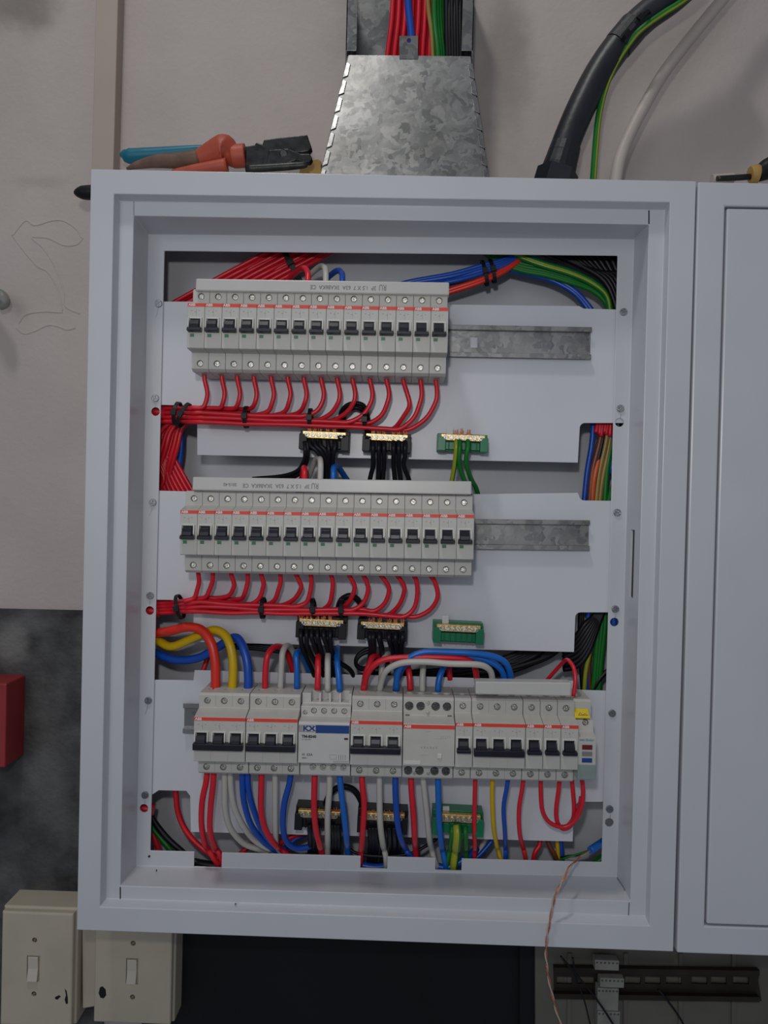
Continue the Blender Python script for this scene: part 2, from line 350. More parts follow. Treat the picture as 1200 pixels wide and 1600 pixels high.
mark([(232,1337),(234,1339)], FL, 2.2, 'black'); mark([(229,1364),(230,1364)], .045, 1.6, 'black'); mark([(244,1360),(245,1360)], .045, 1.9, 'black'); mark([(367,1412),(369,1413)], .008, 1.8)
for sx, sy, ex, ey in ((247,481,243,497),(242,629,242,637),(238,792,233,806),(234,938,234,946),(231,1101,227,1116),(226,1250,226,1257),(970,645,969,653),(962,959,961,965),(953,1272,953,1278)):
    mark([(sx,sy),((sx+ex)/2+.6,(sy+ey)/2),(ex,ey)], FL, .35)

# ------------------------------------------------------------------ neighbouring closed cabinet
cab = thing('closed_cabinet', 'white steel cabinet with closed door, cut off by the right edge', 'cabinet', (0.45, 0.06, -0.395))
XR = 0.62
q = [P(1091,284,0), P(1058,1489,0)]
o_tl = q[0]; o_bl = q[1]
outer = [o_tl, Vector((XR,0,o_tl.z)), Vector((XR,0,o_bl.z)), o_bl]
d_tl = P(1133,322,0); d_bl = P(1101,1447,0)
inner = [d_tl, Vector((XR-.03,0,d_tl.z)), Vector((XR-.03,0,d_bl.z)), d_bl]
o = obj('cabinet_body', MB().loft([at_y(outer, BY), outer, inner, at_y(inner, 0.012)], True, True), M['paint'], cab, bevel=0.0015); child_world(o, cab)
g = 0.0022
dr = [inner[0]+Vector((g,0,-g)), inner[1]+Vector((-g,0,-g)), inner[2]+Vector((-g,0,g)), inner[3]+Vector((g,0,g))]
o = obj('door', MB().poly(at_y(dr, 0.0), (0, 0.011, 0)), M['paint'], cab, bevel=0.0015); child_world(o, cab)
# ------------------------------------------------------------------ mounting plates and rails
def plate(label, pts):
    return tag(px_poly('mounting_plate', pts, PL, 0.0015, M['paint2'], bevel=0.0004), label, 'mounting plate')
def rnd(cx, cy, r, a0, a1, n=5):
    return [(cx+r*math.cos(math.radians(a0+(a1-a0)*k/(n-1))), cy-r*math.sin(math.radians(a0+(a1-a0)*k/(n-1)))) for k in range(n)]
plate('white steel mounting plate behind the top row of breakers',
      [(225,471),(303,471),(905,478),(912,482),(985,484),(985,661)] + rnd(914,669,8,90,180) + [(903,723),(308,711),(308,642),(300,634),(225,632)])
plate('white steel mounting plate behind the middle row of breakers',
      [(225,766),(300,768),(740,772),(903,770)] + rnd(913,774,8,180,270) + [(985,783),(985,957)] + rnd(907,965,8,90,180) + [(897,1019),(302,1003),(302,947),(294,938),(225,937)])
plate('white steel mounting plate behind the bottom row of breakers',
      [(225,1062),(302,1063),(304,1047),(896,1064),(902,1078),(975,1080),(975,1253),(904,1253),(897,1260),(895,1315),(298,1300),(297,1244),(291,1236),(248,1235),(236,1243),(225,1243)])
def rail(label, x0, yt0, x1, yt1, h, m='galv'):
    """35 mm top-hat rail: x0/x1 ends, yt the top edge at both ends"""
    a, b = P(x0, yt0, 0.051), P(x1, yt1, 0.051); a2, b2 = P(x0, yt0+h, 0.051), P(x1, yt1+h, 0.051)
    H = ((a-a2).length + (b-b2).length)/2; ang = math.atan2(b.z-a.z, b.x-a.x); L = (b-a).length
    pr = [(0,H),(0.0012,H),(0.0012,H-.003),(.0012,H-.004),(.0068,H-.004),(.0068,.004),(.0012,.004),(.0012,0),(0,0),(0,.0052),(.0056,.0052),(.0056,H-.0052),(0,H-.0052)]
    pts = [Vector((0, y, z-H)) for y, z in pr]
    mb = MB().poly(pts, (L, 0, 0))
    cut = MB(); x = L-0.012
    sl = P(741, 533, 0.051)
    if m == 'galv' and yt0 < 600:
        c = sl.x - a.x; cut.box(c-.004, c+.004, 0.003, 0.010, -H/2-.006, -H/2+.006)
    else: cut = None
    o = obj('din_rail', mb, M[m], bevel=0.0003, cut=cut); o.location = a; o.rotation_euler = (0, -ang, 0)
    return tag(o, label, 'mounting rail')
rail('galvanised mounting rail sticking out right of the top breaker row', 304, 500, 925, 511, 50)
rail('galvanised mounting rail sticking out right of the middle breaker row', 292, 806, 922, 813, 47)
rail('galvanised mounting rail showing left of the bottom breaker row', 286, 1099, 905, 1113, 47)

# ------------------------------------------------------------------ breakers
PW = 0.0175
def mcb_body(n):
    W = n*PW/2 - 0.00012
    pr = [(.049,.0425),(.0025,.0425),(0,.0405),(0,.0275),(-.019,.0228),(-.019,-.0222),(-.0175,-.0228),(0,-.0236),(0,-.0400),(.004,-.0425),(.049,-.0425)]
    mb = MB().poly([(-W, y, z) for y, z in pr], (2*W, 0, 0))
    cut = MB()
    for k in range(n):
        cx = (k-(n-1)/2)*PW
        for s in (1, -1):
            cut.cyl((cx, -0.001, s*.0345), (cx, .004, s*.0345), .0035, n=18)
            cut.cyl((cx, .018, s*.050), (cx, .018, s*.034), .0036, n=14)
        if k: # groove between poles
            gx = cx-PW/2; cut.box(gx-.00015, gx+.00015, -.0005, .0006, .029, .05); cut.box(gx-.00015, gx+.00015, -.0005, .0006, -.05, -.0245)
            cut.box(gx-.00012, gx+.00012, -.0196, -.0186, -.0215, -.0100)
    o = obj('body', mb, M['plastic'], bevel=0.0004, cut=cut); return o
def mcb(name, n, label, group=None, green=True):
    root = thing(name, label, 'circuit breaker', group=group)
    b = mcb_body(n); b.parent = root
    W = n*PW/2
    stp = obj('brand_stripe', MB().box(-W+.0002, W-.0002, -.0192, -.0188, .0192, .0226), M['stripe'], root)
    text('lettering', 'ABB', 0.0036, (-W+.0012, -.0193, .0208), M['white'], stp, sx=1.05, bold=0.00008)
    for k in range(n):
        cx = (k-(n-1)/2)*PW
        for s in (1, -1): rscrew('terminal_screw', ME_SCREW, (cx, .0016, s*.0345), root)
        gmb = MB()
        for sx in (-1, 1):
            gmb.poly([(cx-.0006+sx*.0058, -.019, .0085), (cx-.0006+sx*.0058, -.0215, .0075), (cx-.0006+sx*.0058, -.0225, -.001), (cx-.0006+sx*.0058, -.019, -.0065)], (sx*.0011, 0, 0))
        gmb.box(cx-.0064, cx+.0052, -.0196, -.019, .0072, .0088)
        obj('toggle_guard', gmb, M['guard'], root)
        obj('toggle_slot', MB().box(cx-.0056, cx+.0044, -.0194, -.0188, -.004, .0074), M['black'], root)
        t = MB().poly([(cx-.0053, -.0192, .0060), (cx-.0053, -.0222, .0050), (cx-.0053, -.0240, .0010), (cx-.0053, -.0245, -.0028), (cx-.0053, -.0192, -.0028)], (.0094, 0, 0))
        if n == 1: t.poly([(cx-.0075, -.0192, -.0018), (cx-.0072, -.0262, -.0030), (cx-.0075, -.0262, -.0062), (cx-.0075, -.0192, -.0068)], (.0140, 0, 0))
        obj('toggle', t, M['toggle'], root, bevel=0.0005)
        pm = MB()
        for j in range(3): pm.box(cx-.0050+j*.0037, cx-.0036+j*.0037, -.01912, -.0189, .0150-.0012*(j % 2), .0154-.0012*(j % 2))
        pm.box(cx+.0001, cx+.0003, -.01910, -.0189, .0098, .0168)
        obj('rating_print', pm, M['greyprint'], root)
    if n > 1: obj('toggle_bar', MB().poly([(-W+.0006, -.0195, -.0018), (-W+.0006, -.0262, -.0026), (-W+.0006, -.0262, -.0090), (-W+.0006, -.0195, -.0096)], (2*W-.0022, 0, 0)), M['toggle'], root, bevel=0.0005)
    elif green: obj('status_flag', MB().box(-.0056, -.0016, -.0193, -.0188, -.0112, -.0080), M['green_win'], root)
    return root
def row(pl, pr, npitch):
    a, b = P(*pl, 0.0), P(*pr, 0.0); ang = -math.atan2(b.z-a.z, b.x-a.x)
    st = (b-a)/npitch
    return a, st, ang
def put(root, a, st, ang, k): root.location = a + st*k; root.rotation_euler = (0, ang, 0)
proto = mcb('circuit_breaker', 1, 'x')
def place_row(rowname, pl, pr, n, group):
    global proto, used
    a, st, ang = row(pl, pr, n-1)
    for i in range(n):
        r = proto if not used else copy_tree(proto); used = True
        put(r, a, st, ang, i); r['group'] = group
        r['label'] = 'grey single-pole breaker with black toggle, %s in the %s row' % (ordi(i, n), rowname)
        for ch in r.children:
            if ch.name.startswith('terminal_screw'): ch.rotation_euler = (0, random.uniform(0, 3.14), 0)
    return a, st, ang
used = False
R1 = place_row('top', (313.5,515.5), (685,522.5), 15, 'single-pole breakers of the top row')
R2 = place_row('middle', (302.5,831), (724.5,838), 17, 'single-pole breakers of the middle row')
a3, st3, an3 = row((323,1146.5), (883.5,1159), 21)
def put3(r, k): put(r, a3, st3, an3, k)
t3 = mcb('three_pole_breaker', 3, 'grey three-pole breaker under the thick red, yellow and blue feed cables', 'three-pole breakers of the bottom row')
put3(t3, 1)
for k, lb in ((4, 'grey three-pole breaker between the leftmost three-pole breaker and the blue-banded relay'), (10, 'grey three-pole breaker between the blue-banded relay and the residual current device'), (17, 'grey three-pole breaker under the left half of the short busbar cover')):
    c = copy_tree(t3); c['label'] = lb; put3(c, k)
    for ch in c.children:
        if ch.name.startswith('terminal_screw'): ch.rotation_euler = (0, random.uniform(0, 3.14), 0)
nog = mcb('circuit_breaker', 1, 'grey single-pole breaker standing right beside the residual current device, bottom row', 'single-pole breakers of the bottom row', green=False)
put3(nog, 15)
for k, lb in ((19, 'grey single-pole breaker just right of the rightmost three-pole breaker, bottom row'), (20, 'grey single-pole breaker in the middle of three at the right of the bottom row'), (21, 'grey single-pole breaker touching the surge protector, bottom row')):
    c = copy_tree(nog); c['label'] = lb; put3(c, k)

# blue-banded protection relay
rl = thing('voltage_relay', 'pale grey three-module relay with blue band and red light on its front', 'relay')
W = 1.5*PW-.0003
pr = [(.049,.0425),(.0090,.0425),(.0085,.0320),(0,.0310),(0,.0210),(-.017,.0200),(-.019,.0185),(-.019,-.0215),(0,-.0225),(0,-.0400),(.003,-.0420),(.049,-.0425)]
cut = MB()
for k in range(4):
    cx = -.0125+k*.0105
    cut.cyl((cx, -.001, .0265), (cx, .003, .0265), .0031, n=18)
    cut.box(cx-.0042, cx+.0042, .008, .022, .0335, .050)
    cut.cyl((cx, -.001, -.0320), (cx, .002, -.0320), .0036, n=18)
cut.cyl((-.0215, -.001, .0245), (-.0215, .003, .0245), .0024, n=18)
obj('body', MB().poly([(-W, y, z) for y, z in pr], (2*W, 0, 0)), M['plastic2'], rl, bevel=0.0004, cut=cut)
for k in range(4):
    cx = -.0125+k*.0105
    rscrew('terminal_screw', ME_SLOT, (cx, .0008, .0265), rl, 0.3); rscrew('terminal_screw', ME_SLOT, (cx, .0006, -.0320), rl, 0.2)
rscrew('fixing_screw', ME_SLOT, (-.0215, .0012, .0245), rl, 0.5).scale = (.8, 1, .8)
obj('label_rail', MB().box(-.0120, .0220, -.0012, 0, .0205, .0228).box(.003, .0045, -.0014, 0, .0205, .0246), M['cover'], rl)
obj('blue_band', MB().box(-.0085, .0255, -.0193, -.0189, .0092, .0172), M['bluelabel'], rl)
lg = MB()
for i in range(12):
    for j in range(6):
        if not (3 <= i <= 10 and 1 <= j <= 4): lg.box(-.0255+i*.0013, -.0247+i*.0013, -.0192, -.0189, .0100+j*.0012, .0107+j*.0012)
obj('dot_pattern', lg, M['darkprint'], rl)
text('lettering', 'KX', 0.0068, (-.0215, -.0192, .0134), M['bluelabel'], rl, sx=1.35, bold=0.0003)
text('lettering', 'TM-8240', 0.0036, (-.0225, -.0192, .0054), M['darkprint'], rl, sx=1.1, bold=0.0002)
text('lettering', 'AC 230/400V', 0.0017, (-.0225, -.0192, .0024), M['greyprint'], rl)
text('lettering', 'I4  63A', 0.0036, (-.0220, -.0192, -.0130), M['darkprint'], rl)
text('lettering', '400V~', 0.0022, (-.0220, -.0192, -.0165), M['darkprint'], rl)
obj('indicator_light', MB().box(.0205, .0245, -.0196, -.0189, .0030, .0048), M['maroon'], rl)
sm = MB()
sm.box(.006, .013, -.0191, -.0189, -.0128, -.0126).box(.006, .013, -.0191, -.0189, -.0172, -.0170).box(.006, .0062, -.0191, -.0189, -.0172, -.0126).box(.0128, .013, -.0191, -.0189, -.0172, -.0126)
for k in range(4): sm.box(.0150+k*.0022, .0155+k*.0022, -.0191, -.0189, -.0178, -.0125)
sm.box(.0095, .0250, -.0192, -.0189, -.0193, -.0190).box(.0095, .0250, -.0192, -.0189, -.0210, -.0207)
obj('printed_diagram', sm, M['greyprint'], rl)
put3(rl, 7)

# residual current device
rc = thing('residual_current_device', 'grey residual current device with four dark round terminals and a small test button', 'residual current device')
pr = [(.049,.0425),(.0025,.0425),(0,.0405),(0,.0240),(-.019,.0205),(-.019,-.0218),(0,-.0228),(0,-.0400),(.003,-.0425),(.049,-.0425)]
TX = (-.0200, -.0082, .0073, .0190)
cut = MB()
for cx in TX:
    for s in (1, -1):
        cut.cyl((cx, -.001, s*.0335), (cx, .003, s*.0335), .0046, n=22); cut.cyl((cx, .018, s*.05), (cx, .018, s*.040), .0042, n=16)
W = 1.5*PW-.0002
obj('body', MB().poly([(-W, y, z) for y, z in pr], (2*W, 0, 0)), M['plastic'], rc, bevel=0.0004, cut=cut)
for cx in TX:
    for s in (1, -1): rscrew('terminal_screw', ME_DARK, (cx, .0010, s*.0335), rc)
for x, z in ((-.0005, .0370), (-.0005, .0265), (.0010, -.0360), (-.0135, -.0360)):
    rscrew('fixing_screw', ME_SLOT, (x, -.0006, z), rc).scale = (.75, 1, .75)
stp = obj('brand_stripe', MB().box(-W+.0002, W-.0002, -.0192, -.0188, .0158, .0198), M['stripe'], rc)
text('lettering', 'ABB', 0.0036, (-W+.0012, -.0193, .0178), M['white'], stp, sx=1.05, bold=0.00008)
obj('test_button', MB().box(.0090, .0130, -.0205, -.0188, -.0135, -.0090), M['guard'], rc, bevel=0.0004)
pm = MB()
pm.box(-.004, .002, -.0191, -.0189, .0128, .0132)
for j in range(6): pm.box(-.0080+j*.003, -.0065+j*.003, -.0191, -.0189, -.0040, -.0026+.0004*(j % 2))
pm.box(-.009, .0, -.0191, -.0189, -.0110, -.0107).box(.006, .018, -.0191, -.0189, .0060, .0062)
for j in range(5): pm.box(.0120+j*.0022, .0124+j*.0022, -.0191, -.0189, .0066, .0090)
obj('printed_marks', pm, M['faint'], rc)
obj('groove_bar', MB().box(-W+.001, -W+.0180, -.0196, -.0189, -.0200, -.0165), M['guard'], rc)
for x0, x1 in ((-W+.002, -W+.0065), (W-.0065, W-.002)): obj('mark', MB().box(x0, x1, -.0012, 0, .0240, .0246), M['darkprint'], rc)
put3(rc, 13)

# surge protector
sp = thing('surge_protector', 'narrow surge protector with yellow sticker and three coloured windows, right end of bottom row', 'surge protector')
W = .0090
pr = [(.049,.0425),(.0080,.0425),(.006,.0405),(.006,.0250),(-.004,.0240),(-.006,.0130),(-.017,.0100),(-.017,-.0310),(-.006,-.0325),(.002,-.0400),(.049,-.0400)]
cut = MB().cyl((.001, -.006, .0215), (.001, .004, .0215), .0032, n=18)
obj('body', MB().poly([(-W, y, z) for y, z in pr], (2*W, 0, 0)), M['plastic'], sp, bevel=0.0004, cut=cut)
rscrew('terminal_screw', ME_SCREW, (.001, -.0035, .0215), sp)
obj('warning_sticker', MB().poly([(-W-.0006, -.0044, .0262), (-W-.0006, .0052, .0332), (-W-.0006, .0056, .0328), (-W-.0006, -.004, .0256)], (2*W-.003, 0, 0)), M['ylabel'], sp)

obj('sticker_symbol', MB().tube([Vector((-.0055,-.0016,.0283)), Vector((-.0035,.0010,.0302)), Vector((-.0010,-.0016,.0283)), Vector((.0015,.0002,.0297)), Vector((.0040,-.0016,.0283)), Vector((-.0055,-.0016,.0283))], .0003, 6, smooth=0), M['darkprint'], sp)
text('lettering', 'finder', 0.0036, (-.0015, -.0172, .0075), M['teal'], sp)
obj('logo_dash', MB().box(-.0078, -.0025, -.0173, -.0169, .0070, .0080), M['teal'], sp)
obj('red_window', MB().box(-.0050, .0052, -.0174, -.0168, -.0022, .0026), M['maroon'], sp)
obj('grey_window', MB().box(-.0050, .0052, -.0174, -.0168, -.0088, -.0042), M['greywin'], sp)
obj('blue_window', MB().box(-.0050, .0052, -.0174, -.0168, -.0152, -.0108), M['bluelabel'], sp)
obj('cartridge_foot', MB().poly([(-W-.0003, -.0182, -.0175), (-W-.0003, -.0182, -.0320), (-W-.0003, -.003, -.0330), (-W-.0003, -.003, -.0175)], (2*W+.0006, 0, 0)), M['spdclear'], sp, bevel=0.0005)
put3(sp, 22.02)

# busbar covers
def cover(label, tl, tr, br, bl, Y, d=0.016):
    t = px_poly('busbar_cover', [tl, tr, br, bl], Y, d, M['cover'], bevel=0.0012, own=True); return tag(t, label, 'busbar cover')
cv1 = cover('long grey busbar cover along the top row of breakers, printed upside down', (306,435), (702,441), (702,461), (305,454), -0.006)
cv2 = cover('long grey busbar cover along the middle row of breakers, printed upside down', (301,745), (737,752), (737,773), (300,766), -0.006)
cv3 = cover('short blank busbar cover at the right of the bottom row', (743,1065), (893,1067), (892,1088), (743,1085), -0.008)
cv0 = cover('short white cover strip behind the residual current device', (612,1050), (742,1055), (742,1075), (612,1070), 0.030, 0.012)
bpy.data.objects.remove(cv0)
def up_text(par, s, px, py, ang, size, sx=1.0):
    p = P(px, py, -0.0062); t = text('lettering', s, size, (0,0,0), M['greyprint'], None, sx=sx, bold=0.00006)
    t.parent = par; t.location = p - par.location; t.rotation_euler = (0, math.pi+ang, 0)
up_text(cv1, '3P  1.5 X 7  63A  3KA86KA  CE', 588, 450, R1[2], 0.0058, 0.88)
up_text(cv2, '3P  1.5 X 7  63A  3KA86KA  CE', 484, 760, R2[2], 0.0058, 0.90)
up_text(cv2, '2015-42', 370, 757, R2[2], 0.0042)
up_text(cv1, 'RU', 604, 449, R1[2], 0.0085, 0.7); up_text(cv2, 'RU', 498, 759, R2[2], 0.0085, 0.7)

# ------------------------------------------------------------------ terminal bars
def tbar(label, tl, br, mname, skew, tall=False, group=None):
    """tl/br pixels of the plastic holder"""
    Y0 = 0.030
    cx, cy = (tl[0]+br[0])/2, (tl[1]+br[1])/2
    c = P(cx, cy, Y0); w = (P(br[0], cy, Y0)-P(tl[0], cy, Y0)).x; h = (P(cx, tl[1], Y0)-P(cx, br[1], Y0)).z
    root = thing('terminal_bar', label, 'terminal bar', c, 0.02+skew, group)
    hb = MB()
    hb.box(-w/2, w/2, .010, .0275, -h*.5, h*.5)
    hb.box(-w/2, -w/2+.0085, 0, .012, -h*.5, h*.28).box(w/2-.0085, w/2, 0, .012, -h*.5, h*.28)
    hb.box(-w/2+.0085, w/2-.0085, .004, .012, -h*.42, h*.0)
    for k in range(6): x = -w/2+.012+k*(w-.024)/5; hb.box(x-.0006, x+.0006, .0015, .006, -h*.42, h*.02)
    obj('holder', hb, M[mname], root, bevel=0.0005)
    bb = obj('brass_bar', MB().box(-w/2+.0035, w/2-.0035, .0015, .0095, h*.08, h*.43), M['brass'], root, bevel=0.0004)
    for k in range(7):
        x = -w/2+.0085+k*(w-.017)/6
        rscrew('clamp_screw', ME_SCREW, (x, -.0004, h*.25), bb)
    return root
tbar('black terminal bar with seven screws, left of the pair under the top breaker row', (467,672), (545,703), 'black', 0, group='black terminal bars')
tbar('black terminal bar, right of the pair under the top breaker row', (566,676), (642,706), 'black', 0, group='black terminal bars')
tbar('green earth terminal bar under the top breaker row', (684,677), (763,705), 'green_plastic', 0, group='green terminal bars')
tbar('black terminal bar with seven screws, left of the pair under the middle breaker row', (462,966), (541,998), 'black', 0, group='black terminal bars')
tbar('black terminal bar, right of the pair under the middle breaker row', (558,971), (636,1001), 'black', 0, group='black terminal bars')
tbar('green earth terminal bar with no wires under the middle breaker row', (677,975), (756,1006), 'green_plastic', 0, group='green terminal bars')
tbar('black terminal bar, left of the pair under the bottom breaker row', (460,1266), (536,1299), 'black', 0, group='black terminal bars')
tbar('black terminal bar, right of the pair under the bottom breaker row', (558,1270), (637,1303), 'black', 0, group='black terminal bars')
tbar('green earth terminal bar under the bottom breaker row', (676,1272), (756,1307), 'green_plastic', 0, group='green terminal bars')
for (x, y0, y1), lb in (((703,667,680), 'top'), ((696,962,978), 'middle'), ((697,1260,1276), 'bottom')):
    tag(px_poly('marker_tab', [(x-5,y0),(x+5,y0),(x+5,y1+6),(x-5,y1+6)], 0.040, 0.001, M['guard']), 'small white marker tab standing behind the %s green terminal bar' % lb, 'marker tab')
# ------------------------------------------------------------------ wires
def wire(label, m, r, pts, group=None, stripe=None, tip=None, name='wire', n=10, cat='wire'):
    pts = [(x, y, max(Y, .0625) if y >= 1326 and name == 'wire' else Y) for x, y, Y in pts]
    if name == 'wire':
        p2 = [pts[0]]
        for a, b in zip(pts, pts[1:]):
            if a[1] < 1326 < b[1] and a[2] < .0625: t = (1326-a[1])/(b[1]-a[1]); p2.append((a[0]+(b[0]-a[0])*t, 1326, .0620))
            p2.append(b)
        pts = p2
    org = P(*pts[0])
    mb = MB(); mb.tube([P(*p) for p in pts], r, n, smooth=5, stripe=stripe)
    ms = [M[m], M['egyellow']] if stripe is not None else M[m]
    me = mb.mesh(name, ms, smooth=True, origin=org); o = link(name, me, None, org); tag(o, label, cat, group)
    if tip:
        t = MB()
        for k in range(4):
            a = P(tip[0]+(k-1.5)*1.3, tip[1], .033+.001*(k % 2)); b = P(tip[0]+(k-1.5)*1.8+random.uniform(-1, 1), tip[1]-random.uniform(6, 11), .033+.0015*(k % 2))
            t.tube([a, (a+b)/2, b], .0005, 6)
        obj('bare_end', t, M['copper'], o).location = -org; o.children[0]['label'] = 'copper end'
    return o
RW = 0.0025
def lerp(xs, x):
    for (a, b), (c, d) in zip(xs, xs[1:]):
        if x <= c: return b+(d-b)*(x-a)/(c-a)
    return xs[-1][1]
# top row drops into the red bundle
tops = [320,347,371,397,424,450,475,502,527,551,578,604,630,657,681]
jn = [300,330,352,376,404,430,452,474,494,515,546,578,608,625,640]
cen1 = [(200,648),(260,648),(330,649),(400,652),(500,655),(560,657),(640,661),(700,650)]
for i, x in enumerate(tops):
    v, d = i//4, i % 4
    sy = lambda q: lerp(cen1, q)+(v-1.5)*7.0
    Yd = .030+.0047*((d+v) % 4)
    bul = 4 if i < 12 else (10 if i == 12 else 2)
    j = jn[i]
    pts = [(x-1,578,.026),(x,594,.027),(x+bul,614,.029),(x+bul-3 if i < 12 else x-1,630,.030),((x+j)/2+5,(630+sy(j))/2+3,(Yd+.030)/2),(j,sy(j)-1,Yd)]
    if i == 12: pts = [(x-1,578,.026),(x,594,.027),(x+6,614,.029),(x+10,632,.030),(x+3,647,.034),(j+6,sy(j),Yd)]
    q = j-22
    while q > 315: pts.append((q, sy(q)+random.uniform(-.8,.8), Yd+random.uniform(-.0006,.0006))); q -= 45
    pts += [(298, sy(298), Yd+.004),(272, sy(272), .064+.0022*d),(240, sy(250), .068+.0045*d),(222, sy(222), .070+.0045*d)]
    wire('thin red wire leaving the breaker %s in the top row' % ordi(i, 15), 'red', RW, pts, 'red wires leaving the top breaker row')
# middle row drops
tops = [310,332.5,361,387,408,438,462.5,485.5,517,544.5,567,594,619.5,646,671]
mid = [(308,922),(327,922),(365,918),(383,925),(411,918),(435,922),(470,920),(484,928),(519,925),(554,920),(575,923),(608,922),(632,922),(652,929),(684,932)]
jn = [288,304,340,362,388,412,436,462,500,526,550,584,604,632,652]
cen2 = [(200,950),(260,950),(320,944),(380,948),(450,950),(500,951),(560,950),(620,955),(700,956)]
for i, x in enumerate(tops):
    v, d = i//4, i % 4
    sp_ = lerp([(200,5.5),(280,5.5),(330,7.4),(420,5.8),(700,5)], 300)
    sy = lambda q: lerp(cen2, q)+(v-1.5)*lerp([(200,5.2),(280,5.2),(330,7.4),(420,5.8),(700,5)], q)
    Yd = .030+.0047*((d+v) % 4)
    j = jn[i]; m_ = mid[i]
    pts = [(x-.5,884,.022),(x,897,.023),((x+m_[0])/2+2,909,.026),(m_[0],m_[1],.028),((m_[0]+j)/2+5,(m_[1]+sy(j))/2+4,(Yd+.030)/2),(j,sy(j),Yd)]
    q = j-22
    while q > 312: pts.append((q, sy(q)+random.uniform(-1.2,1.2), Yd+random.uniform(-.0008,.0008))); q -= 42
    pts += [(290, sy(290), Yd+.005),(268, sy(268), .064+.0022*d),(240, sy(245), .068+.0045*d),(222, sy(222), .070+.0045*d)]
    wire('thin red wire leaving the breaker %s in the middle row' % ordi(i, 17), 'red', RW, pts, 'red wires leaving the middle breaker row')
# red mass between the first and second plate
for i in range(9):
    wire('red wires running down behind the enclosure edge into the middle row, left side', 'red', RW, [(236,640+9*i,.078+.002*(i%3)),(256,682+8*i,.080),(280-4*i,730+5*i,.083),(306-6*i,776+2*i,.086),(318-6*i,800,.086)], 'red wires down the left side')
for i in range(7):
    wire('red wires curving down left of the top mounting plate', 'red', RW, [(310-2*i,654-2*i,.070+.003*(i%3)),(286-5*i,668,.073+.003*(i%3)),(277-6*i,700,.074+.003*(i%3)),(266-6*i,740,.082),(262-6*i,780,.09)], 'red wires curving left of the top plate')
wire('blue wire hanging beside the red wires left of the top mounting plate', 'blue', .0031, [(284,655,.084),(284,680,.084),(283,705,.085),(279,735,.087),(280,770,.09),(286,800,.09)])
# diagonal red mass behind the top row
for i in range(15):
    x0 = 412+7.4*i
    wire('red wires running diagonally behind the top breaker row', 'red', RW, [(x0+34,376,.088+.004*(i%3)),(x0,396,.088+.004*(i%3)),(x0-60,428,.086+.004*(i%2)),(x0-120,461,.086+.004*(i%3)),(x0-190,500,.086+.004*(i%3))], 'diagonal red wires behind the top row')
for lb, m, pts in (('short red lead looping into the top busbar cover', 'red', [(440,452,.075),(452,435,.07),(465,424,.05),(475,419,.03),(481,427,.018),(481,442,.012)]),
                   ('short grey-white lead looping into the top busbar cover', 'wwhite', [(470,450,.075),(482,432,.07),(499,417,.05),(507,418,.03),(509,427,.018),(509,444,.012)]),
                   ('short blue lead looping into the top busbar cover', 'blue', [(495,452,.075),(512,434,.06),(527,423,.04),(534,427,.03),(535,434,.02),(535,448,.012)]),
                   ('short red lead standing up behind the middle busbar cover', 'red', [(466,772,.07),(472,745,.05),(475,731,.03),(476,738,.016),(475,760,.010)]),
                   ('short grey-white lead arched behind the middle busbar cover', 'wwhite', [(470,770,.075),(482,745,.06),(492,720,.045),(499,716,.03),(501,728,.018),(500,762,.010)]),
                   ('second grey-white lead standing behind the arched one at the middle busbar cover', 'wwhite', [(494,716,.055),(503,722,.05),(510,738,.05),(510,765,.05)]),
                   ('short blue lead arched behind the middle busbar cover', 'blue2', [(560,775,.075),(541,748,.065),(529,731,.045),(522,730,.03),(521,740,.018),(521,762,.010)])):
    wire(lb, m, .0032, pts)
# top right looms
for i in range(4):
    wire('blue wires tied in a loom above the right end of the top breaker row', 'blue', .0026, [(600,452+3*i,.085),(640,440+3*i,.082),(705,428+4*i,.080-.003*(i%2)),(755,414+4*i,.078),(790,404+3*i,.078),(830,385,.08)], 'blue loom wires, upper right')
for i in range(3):
    wire('black wires tied under the blue loom above the top breaker row', 'wblack', .0025, [(640,452,.085),(702,442+3*i,.083),(755,428+3*i,.080),(790,414+3*i,.080),(830,392,.082)], 'black loom wires, upper right')
for i in range(2):
    wire('orange-red wires at the underside of the upper right loom', 'orangered', .0028, [(670,466,.086),(702,453+4*i,.082),(748,438+4*i,.079),(788,420+4*i,.079),(830,392,.082)], 'orange-red loom wires, upper right')
gr = [('green', 0), ('green', 4), ('green', 8), ('green', -4), ('green', 11)]
for i, (m, dy) in enumerate(gr):
    wire('green wires sweeping down into the upper right corner', 'green', .0030, [(745,376+dy,.090),(778,398+dy,.084),(815,412+dy,.082),(852,419+dy,.080),(890,430+dy,.079),(927,446+dy*.8,.080),(950,476+dy*.4,.082),(962-dy,520,.085)], 'green wires, upper right corner')
for i in range(2):
    wire('%s green and yellow striped wire sweeping into the upper right corner' % ('upper', 'lower')[i], 'green', .0030, [(780,382+3*i,.080),(812,398+4*i,.077),(850,412+4*i,.074),(890,424+4*i,.073),(925,440+4*i,.074),(948,462+3*i,.076),(958-4*i,505,.079)], None, stripe=((9,) if i else (0,)))
for i in range(2):
    wire('blue wires arching towards the right end of the top plate', 'blue', .0030, [(780,418,.088),(827,425+4*i,.086),(862,434+4*i,.085),(895,452+4*i,.083),(920-5*i,478,.080),(940-5*i,510,.080)], 'arching blue wires, upper right')
for k in range(22):
    ly, i = divmod(k, 11)
    wire('black wires packed in the upper right corner of the enclosure', 'wblack', .0045, [(815+12*i,372,.094+.010*ly),(850+11*i,392+ly*4,.092+.010*ly),(900+8*i,412+3*i,.092+.010*ly),(945+5*i,440-2*i,.092+.010*ly),(965+4*i,490,.094+.010*ly),(968+4*i,520,.094+.010*ly)], 'black wires, upper right corner')
